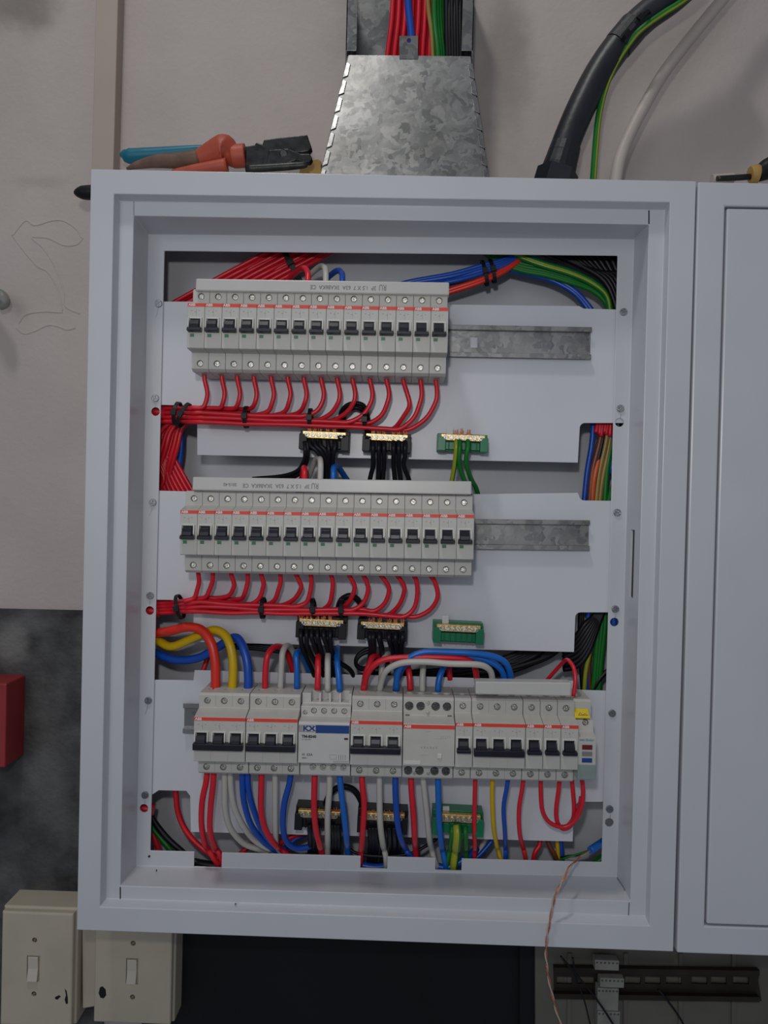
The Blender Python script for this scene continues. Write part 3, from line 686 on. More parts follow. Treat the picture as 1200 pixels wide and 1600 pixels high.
# notch A (right, between the first and second plate) and notch B (between second and third)
NA = [('blue','blue wire at the left of the upper side notch',(928,640),(925,690),(917,740),(911,800),.0030),('brown','dark brown wire in the upper side notch',(946,640),(937,690),(925,740),(920,800),.0034),
      ('wblack','black wire in the upper side notch',(950,640),(940,695),(929,745),(924,800),.0030),('orange','orange wire low in the upper side notch',(940,700),(930,740),(926,770),(924,800),.0032),
      ('olive','olive-brown cable in the upper side notch',(952,650),(947,690),(936,740),(930,800),.0036),('olive','second olive-brown cable in the upper side notch, right of the first',(958,650),(951,700),(941,750),(935,800),.0030),
      ('green','green wire at the right of the upper side notch',(960,680),(952,712),(947,750),(944,800),.0032),('green','short green wire in the lower corner of the upper side notch',(968,740),(958,760),(952,780),(948,800),.003),('blue2','bright blue wire at the right edge of the upper side notch',(955,640),(953,670),(954,700),(956,740),.0034)]
for m, lb, a, b, c, d, r in NA:
    wire(lb, m, r, [(*a,.080),(*b,.078),(*c,.080),(*d,.082)])
for i in range(6):
    wire('red insulation ends gathered at the top of the upper side notch', 'red', .0026, [(936+4*i,640,.074),(934+4*i,660,.073),(931+4*i+2*(i%2),676+3*(i%3),.072)], 'red ends in the upper side notch')
for i in range(7):
    wire('black wires curving left out of the lower side notch', 'wblack', .0032, [(936+3*i,936,.080),(928+2*i,962,.078),(914+i,975+7*i,.076),(902,992+8*i,.078),(880,1010+6*i,.084)], 'black wires in the lower side notch')
for i in range(3):
    wire('black wires down the left of the lower side notch', 'wblack', .0028, [(908+3*i,940,.084),(906+3*i,990,.084),(908+3*i,1040,.084),(912+3*i,1095,.086)], 'black vertical wires in the lower side notch')
for m, lb, x, r, yy in (('olive','olive wire in the lower side notch',911,.0022,985),('blue','blue wire in the lower side notch',916,.0034,960),('brown','brown wire in the lower side notch',921,.0026,960)):
    wire(lb, m, r, [(x+5,yy-20,.082),(x+2,yy+20,.082),(x-1,1050,.084),(x+2,1095,.086)])
wire('green and yellow wire in the lower side notch', 'egyellow', .0024, [(930,950,.079),(926,980,.078),(921,1020,.078),(915,1050,.080),(912,1095,.082)])
for i in range(3):
    wire('thick green wires down the right of the lower side notch', 'green', .0034, [(938+4*i,940,.082),(935+5*i,980,.082),(931+4*i,1030,.083),(926+4*i,1095,.085)], 'green wires in the lower side notch')
wire('black wire crossing the lower right of the lower side notch', 'wblack', .003, [(962,1040,.084),(945,1052,.083),(932,1068,.083),(920,1095,.086)])
wire('blue wire behind the enclosure flange, seen through the round hole beside the lower notch', 'blue', .0040, [(955,930,.068),(959,972,.067),(958,1020,.068)])
wire('black wire behind the enclosure flange, seen through the round hole beside the upper notch', 'wblack', .0035, [(962,610,.068),(966,660,.067),(961,720,.068)])
for k, (x, y) in enumerate(((243,643),(234,954),(225,1263))):
    wire('red wire behind the left flange, seen through the %s round hole' % ('upper','middle','lower')[k], 'red', .0065, [(x-14,y-3,.072),(x,y,.071),(x+16,y+2,.072)])
# black strands behind the lower part of the middle plate
for i in range(16):
    wire('black strand in the fan below the right half of the middle plate', 'wblack', .0026, [(884+random.uniform(-14,8)-3*i,1004,.095),(858-5*i,1026+random.uniform(-3,6),.092),(800-7*i,1050+random.uniform(-6,4),.090),(720-10*i,1060+random.uniform(-6,8),.090),(640-8*i,1072,.092)], 'black strands below the middle plate')
for i in range(3):
    wire('black strands crossing left behind the blue feed wire', 'wblack', .0020, [(360,1004+4*i,.075),(400,1008+3*i,.074),(440,1013+3*i,.074),(480,1016+3*i,.076)], 'black strands, left of the terminal bars')
# thick feeds of the bottom row
wire('thick red feed cable arching into the leftmost three-pole breaker', 'orangered', .0052, [(222,996,.072),(247,989,.066),(266,986,.050),(292,980,.042),(314,984,.036),(329,1003,.030),(336,1032,.027),(337,1060,.026),(336,1080,.026)])
wire('thick yellow feed cable arching into the leftmost three-pole breaker', 'yellow', .0048, [(222,998,.078),(247,1002,.070),(269,1010,.058),(302,997,.050),(331,985,.042),(349,990,.036),(359,1007,.030),(364,1032,.027),(364,1062,.026),(362,1080,.026)])
wire('thick blue feed cable arching into the leftmost three-pole breaker', 'blue', .0048, [(222,1010,.082),(247,1022,.074),(275,1031,.066),(310,1028,.060),(342,1010,.052),(366,996,.042),(378,1007,.034),(386,1034,.028),(388,1062,.026),(387,1080,.026)])
RM3 = .0033
F = [
 ('red lead looping down into the second three-pole breaker of the bottom row','red',[(414,1078,.026),(415,1045,.026),(419,1022,.028),(431,1010,.040),(444,1015,.055),(455,1038,.068),(462,1070,.075)]),
 ('grey-white lead looping down into the second three-pole breaker of the bottom row','wwhite',[(438,1078,.026),(440,1040,.026),(442,1018,.029),(450,1009,.042),(460,1022,.056),(474,1050,.070),(480,1075,.075)]),
 ('blue lead looping down into the second three-pole breaker of the bottom row','blue2',[(464,1076,.026),(464,1045,.026),(463,1022,.030),(470,1020,.045),(480,1040,.062),(490,1072,.075)]),
 ('red lead into the blue-banded relay','red',[(496,1078,.016),(497,1050,.018),(497,1032,.024),(498,1024,.040),(500,1030,.06),(502,1060,.075)]),
 ('grey-white lead into the blue-banded relay','wwhite',[(512,1080,.016),(512,1050,.018),(512,1032,.024),(513,1022,.040),(515,1030,.06),(517,1060,.075)]),
 ('blue lead into the blue-banded relay','blue2',[(531,1080,.016),(529,1055,.018),(527,1035,.024),(527,1018,.045),(529,1004,.075),(530,985,.085)]),
 ('red lead curling up behind the third three-pole breaker','red',[(568,1078,.026),(571,1056,.026),(577,1038,.030),(583,1026,.038),(592,1027,.052),(600,1045,.068),(604,1075,.075)]),
 ('red lead arching right from the third three-pole breaker to the busbar cover','red',[(568,1079,.030),(573,1056,.020),(584,1040,.014),(603,1030,.012),(644,1027,.012),(700,1028,.012),(730,1031,.014),(741,1040,.022),(746,1066,.034)]),
 ('grey-white lead rising straight behind the third three-pole breaker','wwhite',[(595,1079,.034),(596,1055,.036),(598,1035,.040),(605,1022,.05),(612,1030,.066),(616,1060,.075)]),
 ('grey-white lead arching right from the third three-pole breaker to the busbar cover','wwhite',[(593,1079,.026),(597,1062,.020),(605,1047,.012),(627,1036,.006),(662,1034,.004),(702,1037,.004),(740,1038,.004),(757,1041,.008),(767,1050,.014),(770,1068,.018)]),
 ('blue lead rising straight into the third three-pole breaker','blue2',[(618,1079,.026),(620,1055,.026),(618,1035,.034),(616,1022,.05),(614,1016,.075)]),
 ('upper blue lead arching right to the busbar cover','blue2',[(619,1078,.024),(622,1050,.018),(636,1030,.012),(662,1019,.012),(700,1019,.012),(740,1021,.012),(775,1027,.014),(793,1040,.018),(800,1068,.026)]),
 ('lower blue lead arching right to the busbar cover','blue2',[(622,1060,.040),(632,1040,.024),(655,1026,.018),(700,1024,.018),(740,1027,.018),(768,1035,.018),(784,1048,.020),(790,1068,.026)]),
 ('red lead into the left of the residual current device','red',[(641,1078,.026),(640,1060,.027),(638,1045,.032),(636,1036,.045),(635,1040,.075)]),
 ('grey-white lead into the middle of the residual current device','wwhite',[(660,1080,.026),(660,1062,.027),(661,1046,.032),(662,1034,.045),(664,1040,.075)]),
 ('blue lead into the right of the residual current device','blue2',[(684,1080,.026),(686,1062,.027),(691,1047,.032),(698,1038,.045),(706,1040,.075)]),
 ('short red stub behind the right of the residual current device','red',[(703,1062,.060),(702,1048,.060),(700,1036,.068)]),
]
for lb, m, pts in F: wire(lb, m, RM3, pts)
wire('thin red wire looping over into the surge protector', 'red', .0022, [(896,1088,.012),(899,1062,.014),(897,1046,.018),(892,1036,.026),(885,1031,.040),(876,1039,.055),(864,1052,.065),(850,1068,.072)])
wire('short red wire showing behind the leftmost three-pole breaker', 'red', .0030, [(326,1020,.088),(322,1035,.086),(316,1052,.084),(310,1075,.084)])
# below the bottom row
G = [
 ('left red wire of the pair below the leftmost three-pole breaker','red',[(324,1203,.022),(322,1222,.022),(316,1252,.026),(315,1288,.036),(320,1318,.050),(332,1338,.062),(342,1352,.066)]),
 ('right red wire of the pair below the leftmost three-pole breaker','red',[(334,1203,.022),(333,1225,.022),(329,1262,.026),(328,1298,.036),(335,1322,.050),(345,1338,.062),(350,1360,.068)]),
 ('left grey wire of the pair below the leftmost three-pole breaker','wwhite',[(351,1203,.024),(351,1235,.026),(352,1265,.030),(360,1294,.040),(380,1317,.054),(415,1332,.070),(440,1340,.075)]),
 ('right grey wire of the pair below the leftmost three-pole breaker','wwhite',[(360,1203,.024),(361,1230,.026),(366,1260,.030),(380,1290,.040),(397,1312,.054),(425,1330,.070),(450,1345,.075)]),
 ('left blue wire of the pair below the leftmost three-pole breaker','blue',[(379,1203,.022),(379,1230,.024),(382,1256,.028),(392,1288,.038),(412,1315,.052),(432,1330,.066)]),
 ('right blue wire of the pair below the leftmost three-pole breaker','blue',[(387,1203,.022),(388,1230,.024),(394,1258,.028),(406,1290,.038),(420,1312,.052),(440,1328,.066)]),
 ('red wire below the second three-pole breaker, curving right','red',[(409,1203,.020),(408,1235,.020),(408,1268,.022),(415,1297,.030),(430,1320,.044),(450,1336,.064),(470,1345,.072)]),
 ('grey wire hanging straight below the second three-pole breaker','wwhite',[(430,1203,.022),(430,1250,.024),(430,1290,.034),(431,1318,.050),(440,1335,.066)]),
 ('blue wire below the second three-pole breaker, hooking right','blue',[(455,1203,.022),(452,1225,.022),(444,1256,.024),(442,1290,.034),(447,1313,.046),(462,1325,.054),(485,1322,.060),(500,1310,.068)]),
 ('red wire hanging below the blue-banded relay','red',[(492,1203,.018),(491,1240,.016),(491,1270,.018),(494,1298,.028),(500,1322,.046),(505,1345,.066)]),
 ('grey wire hanging below the blue-banded relay','wwhite',[(515,1203,.018),(515,1230,.016),(512,1270,.018),(512,1310,.036),(512,1345,.066)]),
 ('blue wire hanging below the blue-banded relay','blue2',[(530,1203,.018),(533,1235,.016),(539,1285,.018),(542,1315,.036),(545,1350,.066)]),
 ('red wire hanging below the third three-pole breaker','red',[(566,1203,.020),(566,1225,.018),(569,1255,.018),(567,1295,.026),(565,1325,.046),(562,1352,.066)]),
 ('grey wire hanging below the third three-pole breaker','wwhite',[(593,1203,.020),(593,1240,.018),(594,1285,.020),(598,1318,.038),(603,1340,.060),(604,1362,.070)]),
 ('blue wire hanging below the third three-pole breaker','blue',[(618,1203,.020),(618,1240,.018),(621,1285,.020),(627,1312,.036),(637,1332,.058),(650,1345,.068)]),
 ('red wire hanging below the residual current device','red',[(642,1203,.020),(643,1235,.018),(646,1270,.020),(648,1310,.036),(651,1350,.066)]),
 ('grey wire hanging below the residual current device','wwhite',[(660,1203,.020),(663,1235,.020),(667,1270,.024),(671,1310,.038),(678,1342,.060),(686,1362,.070)]),
 ('blue wire hanging below the residual current device','blue2',[(684,1203,.020),(685,1240,.018),(686,1280,.020),(690,1320,.038),(695,1345,.060),(698,1365,.070)]),
]
for lb, m, pts in G: wire(lb, m, RM3, pts)
G2 = [
 ('thin red wire hanging below the breaker beside the residual current device','red',[(743,1205,.022),(742,1240,.022),(741,1290,.028),(742,1325,.046),(741,1355,.066)]),
 ('thin yellow wire hanging below the rightmost three-pole breaker','yellow',[(770,1207,.022),(769,1240,.022),(771,1290,.028),(776,1320,.046),(783,1345,.062),(788,1360,.068)]),
 ('thin blue wire hanging below the rightmost three-pole breaker','blue',[(795,1209,.022),(792,1230,.022),(787,1262,.024),(789,1302,.032),(790,1330,.052),(789,1360,.068)]),
 ('thin red wire bowed left below the rightmost three-pole breaker','red',[(819,1210,.022),(816,1232,.022),(811,1265,.024),(812,1302,.032),(819,1330,.052),(824,1360,.068)]),
 ('thin red wire of the lowest loop to the surge protector','red',[(845,1211,.024),(845,1240,.026),(848,1268,.028),(860,1286,.030),(882,1292,.030),(900,1280,.028),(909,1258,.026),(911,1240,.026),(910,1222,.026),(906,1203,.026)]),
 ('thin red wire of the middle loop to the surge protector','red',[(875,1212,.026),(873,1232,.028),(869,1265,.032),(871,1285,.034),(880,1295,.034),(893,1288,.034),(905,1262,.032),(908,1245,.032)]),
 ('thin red wire dropping into the loop beside the surge protector','red',[(893,1212,.026),(895,1235,.028),(897,1262,.032),(895,1280,.036),(886,1292,.038)]),
]
for lb, m, pts in G2: wire(lb, m, .0024, pts)
H = [
 ('red wire sweeping right across the lower left cut-out','red',.0033,[(274,1215,.078),(275,1240,.078),(278,1268,.078),(290,1297,.076),(312,1322,.074),(345,1344,.072),(360,1352,.072)]),
 ('black wire at the lower left cut-out','wblack',.0034,[(228,1255,.080),(240,1282,.078),(262,1310,.076),(285,1331,.074),(300,1345,.074)]),
 ('dark green wire under the black one at the lower left cut-out','green',.0028,[(228,1270,.086),(240,1296,.084),(262,1322,.080),(275,1340,.078)]),
 ('red wire in the bottom left corner of the enclosure','red',.0036,[(226,1270,.090),(238,1300,.088),(247,1325,.086),(255,1350,.084)]),
 ('black wire lying behind the lower left notch','wblack',.005,[(290,1345,.080),(315,1350,.078),(345,1354,.078),(370,1358,.08)]),
 ('red wire crossing under the grey pair at the bottom','red',.003,[(420,1290,.088),(400,1315,.084),(380,1330,.080),(366,1345,.078)]),
 ('second red wire crossing under the grey pair at the bottom','red',.003,[(395,1300,.092),(415,1318,.090),(435,1335,.088)]),
 ('red wire lying behind the hooked blue wire','red',.003,[(430,1322,.076),(455,1308,.078),(475,1302,.080),(500,1300,.086)]),
 ('blue wire lying behind the hooked blue wire','blue',.0032,[(440,1330,.078),(460,1312,.080),(480,1302,.084),(500,1296,.088)]),
 ('red wire hanging right below the bottom plate','red',.0028,[(844,1300,.080),(843,1320,.078),(836,1332,.076),(832,1355,.076)]),
 ('brown wire hanging right below the bottom plate','brown',.0028,[(852,1300,.080),(858,1320,.078),(866,1335,.076),(874,1355,.076)]),
 ('yellow wire hanging right below the bottom plate','yellow',.0024,[(869,1300,.082),(871,1320,.080),(873,1350,.078)]),
 ('short blue wire hanging right below the bottom plate','blue',.0026,[(876,1300,.082),(877,1320,.080),(879,1350,.078)]),
 ('blue wire slanting under the bottom plate beside the yellow wire','blue',.0026,[(775,1305,.082),(762,1322,.078),(745,1340,.074),(725,1352,.072)]),
 ('white wire slanting under the bottom plate','wwhite',.003,[(765,1300,.086),(755,1318,.084),(745,1340,.080)]),
 ('dark green wire in the bottom right corner of the enclosure','green',.005,[(955,1330,.090),(940,1342,.088),(925,1355,.086)]),
 ('thin black wire crossing the bottom behind the residual current device wires','wblack',.0018,[(540,1322,.066),(560,1334,.064),(600,1338,.064),(640,1334,.064),(665,1322,.068),(690,1305,.074)]),
 ('blue wire lying in the bottom notch under the earth bar','blue',.004,[(676,1352,.068),(700,1355,.067),(730,1340,.070),(745,1325,.08)]),
 ('blue wire lying in the bottom notch under the right black bar','blue',.004,[(555,1350,.070),(585,1355,.069),(615,1352,.072)]),
]
for lb, m, r, pts in H: wire(lb, m, r, pts)
# wires of the terminal bars
def bw(lb, m, pts, r=.0023, tip=None, group=None, stripe=None):
    wire(lb, m, r, pts, group, stripe, tip)
k = 0
for pts in ([(476,690,.028),(477,705,.026),(475,720,.034),(464,736,.046),(440,744,.060),(395,748,.070)], [(480,690,.028),(481,705,.028),(479,722,.036),(468,740,.048),(445,749,.060),(398,752,.072)]):
    bw('black double lead leaving the left end of the upper left terminal bar', 'wblack', pts, group='double black lead, upper left bar')
for x, a, b, c in ((484,495,504,505),(492,502,509,511),(500,509,512,515),(512,514,514,518),(523,522,520,521)):
    bw('black wires hanging from the upper left terminal bar', 'wblack', [(x,688,.029),(x+1,696,.026),(a,705,.026),(b,720,.032),(c,740,.040),(c,770,.050)], .0025, (x,675), 'black wires of the upper left terminal bar')
for i, x in enumerate((583,592,600,615,623,633)):
    e = (-5,-1,-2,2,3,6)[i]
    bw('black wires hanging from the upper right terminal bar', 'wblack', [(x,690,.029),(x,700,.025),(x,712,.028),(x-(i == 5)*2,728,.034),(x+e,750,.042),(x+e*1.4,775,.05)], .0026, (x,680), 'black wires of the upper right terminal bar')
for dx, dr in ((0,0),(6,7)):
    bw('black jumper arched over the red bundle between the upper black terminal bars', 'wblack', [(531+dx,684,.030),(531+dx,672,.052),(531+dx,655,.053),(534+dx*.8,642,.050),(543+dx*.5,633+dr,.046),(556,630+dr,.044),(568-dx*.5,634+dr,.046),(574-dx*.6,648,.050),(576-dx*.6,664,.052),(577-dx*.6,686,.030)], .0025, group='jumpers between the upper black bars')
bw('green and yellow wire hanging from the upper green terminal bar', 'green', [(713,688,.029),(713,698,.025),(712,712,.028),(710,730,.034),(706,752,.042),(703,775,.05)], .0026, (713,680), stripe=(0,1,9))
bw('left green wire hanging from the upper green terminal bar', 'green', [(718,688,.029),(718,700,.026),(717,715,.028),(719,732,.034),(726,752,.042),(735,775,.05)], .0026, (722,680))
bw('right green wire hanging from the upper green terminal bar', 'green', [(731,688,.029),(731,700,.025),(728,718,.028),(731,735,.036),(738,752,.050),(744,763,.062),(752,790,.075)], .0026, (732,682))
for i, (x, a, b, c) in enumerate(((470,472,480,488),(479,480,490,502),(487,492,500,512),(496,500,506,515),(506,511,516,520),(516,517,524,548))):
    bw('black wires hanging from the middle left terminal bar', 'wblack', [(x,984,.029),(x,995,.025),(a,1010,.030),(b,1030,.042),(c,1048,.055),(c+8,1070,.07)], .0027, (x,970), 'black wires of the middle left terminal bar')
bw('black jumper arched over the red bundle between the middle black terminal bars', 'wblack', [(530,978,.030),(530,968,.052),(529,950,.052),(534,937,.048),(546,931,.045),(558,936,.047),(566,950,.052),(568,968,.052),(569,982,.030)], .0034)
for i, (x, a, b, c) in enumerate(((578,580,578,575),(583,584,583,582),(593,596,598,600),(608,612,617,622),(618,620,624,626),(629,627,627,630))):
    bw('black wires hanging from the middle right terminal bar', 'wblack', [(x,988,.029),(x,998,.025),(a,1012,.034),(b,1030,.055),(c,1050,.07),(c+3,1070,.08)], .0030, (x,975), 'black wires of the middle right terminal bar')
for i in range(2):
    bw('black wire looped in a ring left of the middle right terminal bar wires', 'wblack', [(582,1012+4*i,.062),(566,1018+4*i,.062),(557,1028+3*i,.062),(557,1038+2*i,.064),(566,1044+2*i,.066),(585,1040+3*i,.070),(610,1030+3*i,.078)], .0022, group='looped black wires')
for i, x in enumerate((484,490,496,519,524,529)):
    bw('black wires hanging from the lower left terminal bar', 'wblack', [(x,1288,.029),(x,1298,.032),(x+1,1312,.052),(x,1330,.072),(x,1356,.080)], .0028, (x,1272), 'black wires of the lower left terminal bar')
for i, x in enumerate((578,583,588,598,608,616,624)):
    bw('black wires hanging from the lower right terminal bar', 'wblack', [(x,1292,.029),(x,1302,.032),(x+1,1318,.052),(x-1,1338,.072),(x-2,1362,.080)], .0028, (x,1276), 'black wires of the lower right terminal bar')
bw('black jumper arched above the lower black terminal bars', 'wblack', [(506,1284,.030),(507,1265,.050),(512,1247,.050),(522,1234,.048),(536,1229,.046),(551,1233,.048),(561,1245,.050),(567,1262,.050),(569,1286,.030)], .0034)
bw('thick green and yellow earth wire hanging from the lower green terminal bar', 'green', [(714,1290,.028),(715,1305,.024),(713,1325,.036),(710,1345,.058),(708,1365,.070)], .0048, (714,1280), stripe=(0,1,9))
bw('thin green wire right of the thick earth wire under the lower green terminal bar', 'green', [(727,1292,.029),(727,1305,.026),(728,1325,.040),(730,1352,.066)], .0026, (727,1282))
bw('green wire left of the thick earth wire under the lower green terminal bar', 'green', [(706,1292,.029),(706,1305,.027),(703,1325,.045),(699,1345,.060),(696,1365,.070)], .0026, (704,1282))

# loose twisted conductor hanging over the lower edge
o = wire('stripped multicore cable end, blue, at the lower right corner with copper strands hanging out', 'blue2', .0042, [(970,1312,.100),(952,1310,.085),(938,1318,.062),(922,1329,.050)], name='multicore_cable', cat='cable')
tw = MB(); base = [(924,1328,.050),(905,1339,.030),(890,1355,.006),(878,1378,-.004),(866,1402,-.006),(861,1430,-.006),(855,1460,-.006),(853,1490,-.005),(855,1515,-.003),(861,1548,.0),(869,1578,.002),(880,1612,.004)]
cen = [P(*p) for p in base]; fine = []
for i in range(len(cen)-1):
    for t in range(8): fine.append(cen[i].lerp(cen[i+1], t/8))
for ph, key in ((0, 'copper'), (math.pi, 'wwhite')):
    s_ = MB().tube([p+Vector((math.cos(i*.55+ph), math.sin(i*.55+ph), 0))*.0008 for i, p in enumerate(fine)], .00085, 6, smooth=0)
    q = obj('twisted_strand', s_, M[key if ph == 0 else 'pipe_tan'], o, smooth=True); q.location = -o.location; q['label'] = 'bare copper strand' if ph == 0 else 'pale strand'
for i, (m, e) in enumerate((('green',(884,1340)),('wblack',(890,1334)),('wwhite',(900,1336)))):
    s_ = MB().tube([P(926,1327,.052), P(905,1334+2*i,.058), P(e[0],e[1]+3*i,.062), P(e[0]-14,e[1]+6,.068)], .0012, 6)
    q = obj('core', s_, M[m], o, smooth=True); q.location = -o.location

# ------------------------------------------------------------------ cable ties
def tie(label, x, y, Y, a, b, ang=0, wd=.0042, group=None):
    mb = MB(); N = 20
    def rg(xx, k): return [(xx, math.cos(2*math.pi*i/N)*(a+k), math.sin(2*math.pi*i/N)*(b+k)) for i in range(N)]
    r0 = [rg(-wd/2, .0002), rg(-wd/2, .0014), rg(wd/2, .0014), rg(wd/2, .0002), rg(-wd/2, .0002)]
    mb.loft(r0, False, False)
    mb.box(-wd*.7, wd*.7, -a-.0045, -a-.0008, -.003, .003)
    o = obj('cable_tie', mb, M['black'], bevel=0.0003); o.location = P(x, y, Y); o.rotation_euler = (0, ang, 0)
    return tag(o, label, 'cable tie', group)
tie('black cable tie at the left end of the upper red bundle', 277, 646, .046, .012, .0115, .15)
tie('second black cable tie at the left end of the upper red bundle, slanting down', 287, 649, .042, .012, .0135, .45)
tie('black cable tie on the upper red bundle, above the plate left of the terminal bars', 385, 652, .037, .0105, .0108)
tie('black cable tie on the upper red bundle above the left terminal bar', 485, 654, .037, .0105, .0098)
tie('black cable tie on the upper red bundle where the jumpers cross', 570, 657, .037, .0105, .0085)
tie('black cable tie at the left end of the middle red bundle', 281, 948, .045, .012, .0125, -.25)
tie('black cable tie on the middle red bundle, left of the terminal bars', 411, 950, .037, .0105, .0105)
tie('black cable tie on the middle red bundle above the left terminal bar', 490, 950, .037, .0105, .0095, -.15)
tie('black cable tie on the middle red bundle beside the arched jumper', 534, 951, .037, .0105, .0090)
tie('black cable tie around the blue and red loom at the upper right', 757, 427, .080, .008, .0135, -.25)
tie('second black cable tie on the upper right loom, just right of the first', 769, 424, .080, .008, .0125, -.25)
tie('black cable tie across the diagonal red wires behind the top row', 455, 414, .090, .008, .0340, -.52, .006)
# ------------------------------------------------------------------ galvanised duct above the enclosure
TY = 0.084
duct = thing('cable_duct', 'galvanised steel cable duct with tapered front cover, dropping onto the enclosure', 'cable duct', P(630, 270, .09))
def cw(o, par=duct): o.location = -par.location; return o
mb = MB().poly([P(x, y, WY-.012) for x, y in ((556,-60),(726,-60),(726,300),(556,300))], (0, .002, 0))
cw(obj('back_panel', mb, M['galv'], duct))
for nm, xs, s in (('left', (540,557), 1), ('right', (721,739), -1)):
    mb = MB()
    a, b = P(xs[0], 80, TY), P(xs[1], 80, TY); t = P(xs[0], -40, TY); zt = P(600, -60, TY).z
    sl = P(xs[0], 0, TY).x - P(xs[0], 80, TY).x
    zb = P(xs[0], 79, TY).z
    mb.box(a.x, b.x, TY, TY+.0015, zb, zt)
    ox = a.x if s == 1 else b.x-.0015
    mb.box(ox, ox+.0015, TY, WY-.001, zb-.10, zt)
    o = cw(obj('side_channel', mb, M['galv'], duct, bevel=.0003))
def trap(y0, y1):
    return [P(545,86,y0), P(735,88,y0), P(764,290,y1), P(498,290,y1)]
fr = trap(TY-.002, .046)
o = cw(obj('front_cover', MB().poly(fr, (0, .0014, 0)), M['galv'], duct))
for s in (0, 1):
    A, B = (fr[0], fr[3]) if s == 0 else (fr[1], fr[2]); d = -1 if s == 0 else 1
    mb = MB().poly([A+Vector((d*.0002,.002,0)), B+Vector((d*.0002,.002,0)), B+Vector((d*.0045,.080,0)), A+Vector((d*.0045,.052,0))], (d*.0014, 0, 0))
    cw(obj('side_plate', mb, M['jaw'], duct))  # shade of the gap beside the cover, put in as dark steel colour
    for k in range(7):
        c = A.lerp(B, .06+k*.135); e = A.lerp(B, .06+k*.135+.120)
        mid_ = c.lerp(e, .5)
        mb = MB().poly([c, c.lerp(e,.12)+Vector((-d*.0045,0,0)), c.lerp(e,.88)+Vector((-d*.0045,0,0)), e, e+Vector((d*.0012,.0005,0)), c+Vector((d*.0012,.0005,0))], (0, -.0012, 0))
        cw(obj('folded_tab', mb, M['galv'], duct, bevel=.0005))
cutm = MB(); hc = P(639, 63, TY-.004); cutm.cyl(hc-Vector((0,.01,0)), hc+Vector((0,.01,0)), .0026, n=16)
o = obj('screw_tab', MB().poly([P(x, y, TY-.0035) for x, y in ((624,56),(653,56),(653,92),(624,92))], (0, .0014, 0)), M['galv'], duct, cut=cutm); cw(o)
for i in range(13):
    ly = i % 2
    wire('red wires running down inside the galvanised duct', 'red', .0027, [(616+5.0*i,-50,.100+.008*ly),(612+5.2*i,30,.098+.008*ly),(605+5.5*i,90,.098+.008*ly),(598+6*i,200,.100)], 'red wires in the duct')
wire('blue wire in front of the red ones inside the duct', 'blue', .0042, [(636,-50,.090),(638,10,.093),(643,60,.093),(646,140,.09)])
wire('yellow-green wire inside the duct beside the red ones', 'olive', .0026, [(666,-50,.090),(669,10,.092),(675,60,.092),(678,140,.09)])
for i in range(5):
    wire('green wires inside the duct', 'green', .0032, [(678+4*i,-50,.090+.004*i),(679+4*i,30,.092+.004*i),(684+3.5*i,80,.088+.004*i),(686+4*i,150,.09+.004*i)], 'green wires in the duct')
for i in range(6):
    wire('black wires along the right side of the duct', 'wblack', .0036, [(698+4.2*i,-50,.098+.004*(i%2)),(698+4.2*i,30,.098),(699+4.2*i,90,.098),(702+4*i,200,.1)], 'black wires in the duct')

# ------------------------------------------------------------------ cables at the upper right
cb = wire('thick black armoured cable curving down into the enclosure top', 'conduit', .0162, [(1120,-70,.060),(1055,-8,.066),(1010,25,.070),(975,60,.072),(940,108,.074),(912,160,.074),(888,215,.074),(872,262,.074),(866,292,.074)], name='armoured_cable', n=20, cat='cable')
gl = MB(); a = P(884,228,.074); b = P(872,268,.074); d = (b-a).normalized()
gl.tube([a, a.lerp(b,.35), a.lerp(b,.4), a.lerp(b,.85), b], [.0168,.0178,.0178,.0190,.0190], 20, smooth=0); gl.tube([b+d*.000, b+d*.004, b+d*.02], [.0235,.0235,.0235], 6, smooth=0)
g_ = obj('cable_gland', gl, M['conduit'], cb); g_.location = -cb.location
cl = MB(); a = P(978,57,.0715); d = (P(968,69,.072)-P(988,45,.071)).normalized(); cl.tube([a-d*.014, a+d*.014], [.0168,.0168], 20, smooth=0)
q = obj('sleeve', cl, M['conduit'], cb, bevel=.0005); q.location = -cb.location
wire('green and yellow earth wire running along the thick black cable', 'green', .0036, [(1130,-50,.052),(1072,-2,.050),(1035,22,.052),(1003,45,.054),(985,65,.060),(962,100,.066),(945,140,.070),(935,185,.072),(930,235,.072),(926,292,.072)], stripe=(8,), name='earth_wire')
wire('old off-white cable curving down behind the green wire', 'whitecable', .0068, [(1180,-60,.095),(1130,-2,.092),(1085,52,.090),(1040,110,.088),(1010,160,.086),(985,208,.084),(968,250,.082),(960,295,.082)], name='power_cable', n=14, cat='cable')
tie('black cable tie holding the earth wire to the thick black cable', 990, 48, .064, .021, .022, .75)
# ------------------------------------------------------------------ pliers and small things lying on top
def lathe_px(pts, Y, m, name, par, n=14, flat=1.0):
    """pts = (px, py, radius in px)"""
    k = (Y+.791)/F_PX
    mb = MB().tube([P(x, y, Y) for x, y, r in pts], [r*k for x, y, r in pts], n, smooth=4)
    o = obj(name, mb, M[m], par, smooth=True); o.location = -par.location; return o
pl = thing('pliers', 'pliers with worn orange grips and dark jaws lying on the enclosure top', 'pliers', P(345, 266, .05))
lathe_px([(198,264,2),(215,258,6),(245,252,10),(280,251,12),(313,248,14.5)], .052, 'greygrip', 'worn_grip', pl)
lathe_px([(270,270,5),(300,266,8),(330,262,10),(355,258,11)], .044, 'orangegrip', 'lower_grip', pl)
lathe_px([(310,249,14),(322,245,17),(336,240,21),(347,237,24.5),(352,237,24.5),(358,241,19),(361,244,15),(364,244,17.5),(372,244,17.5),(384,243,17.5)], .052, 'orangegrip', 'upper_grip', pl)
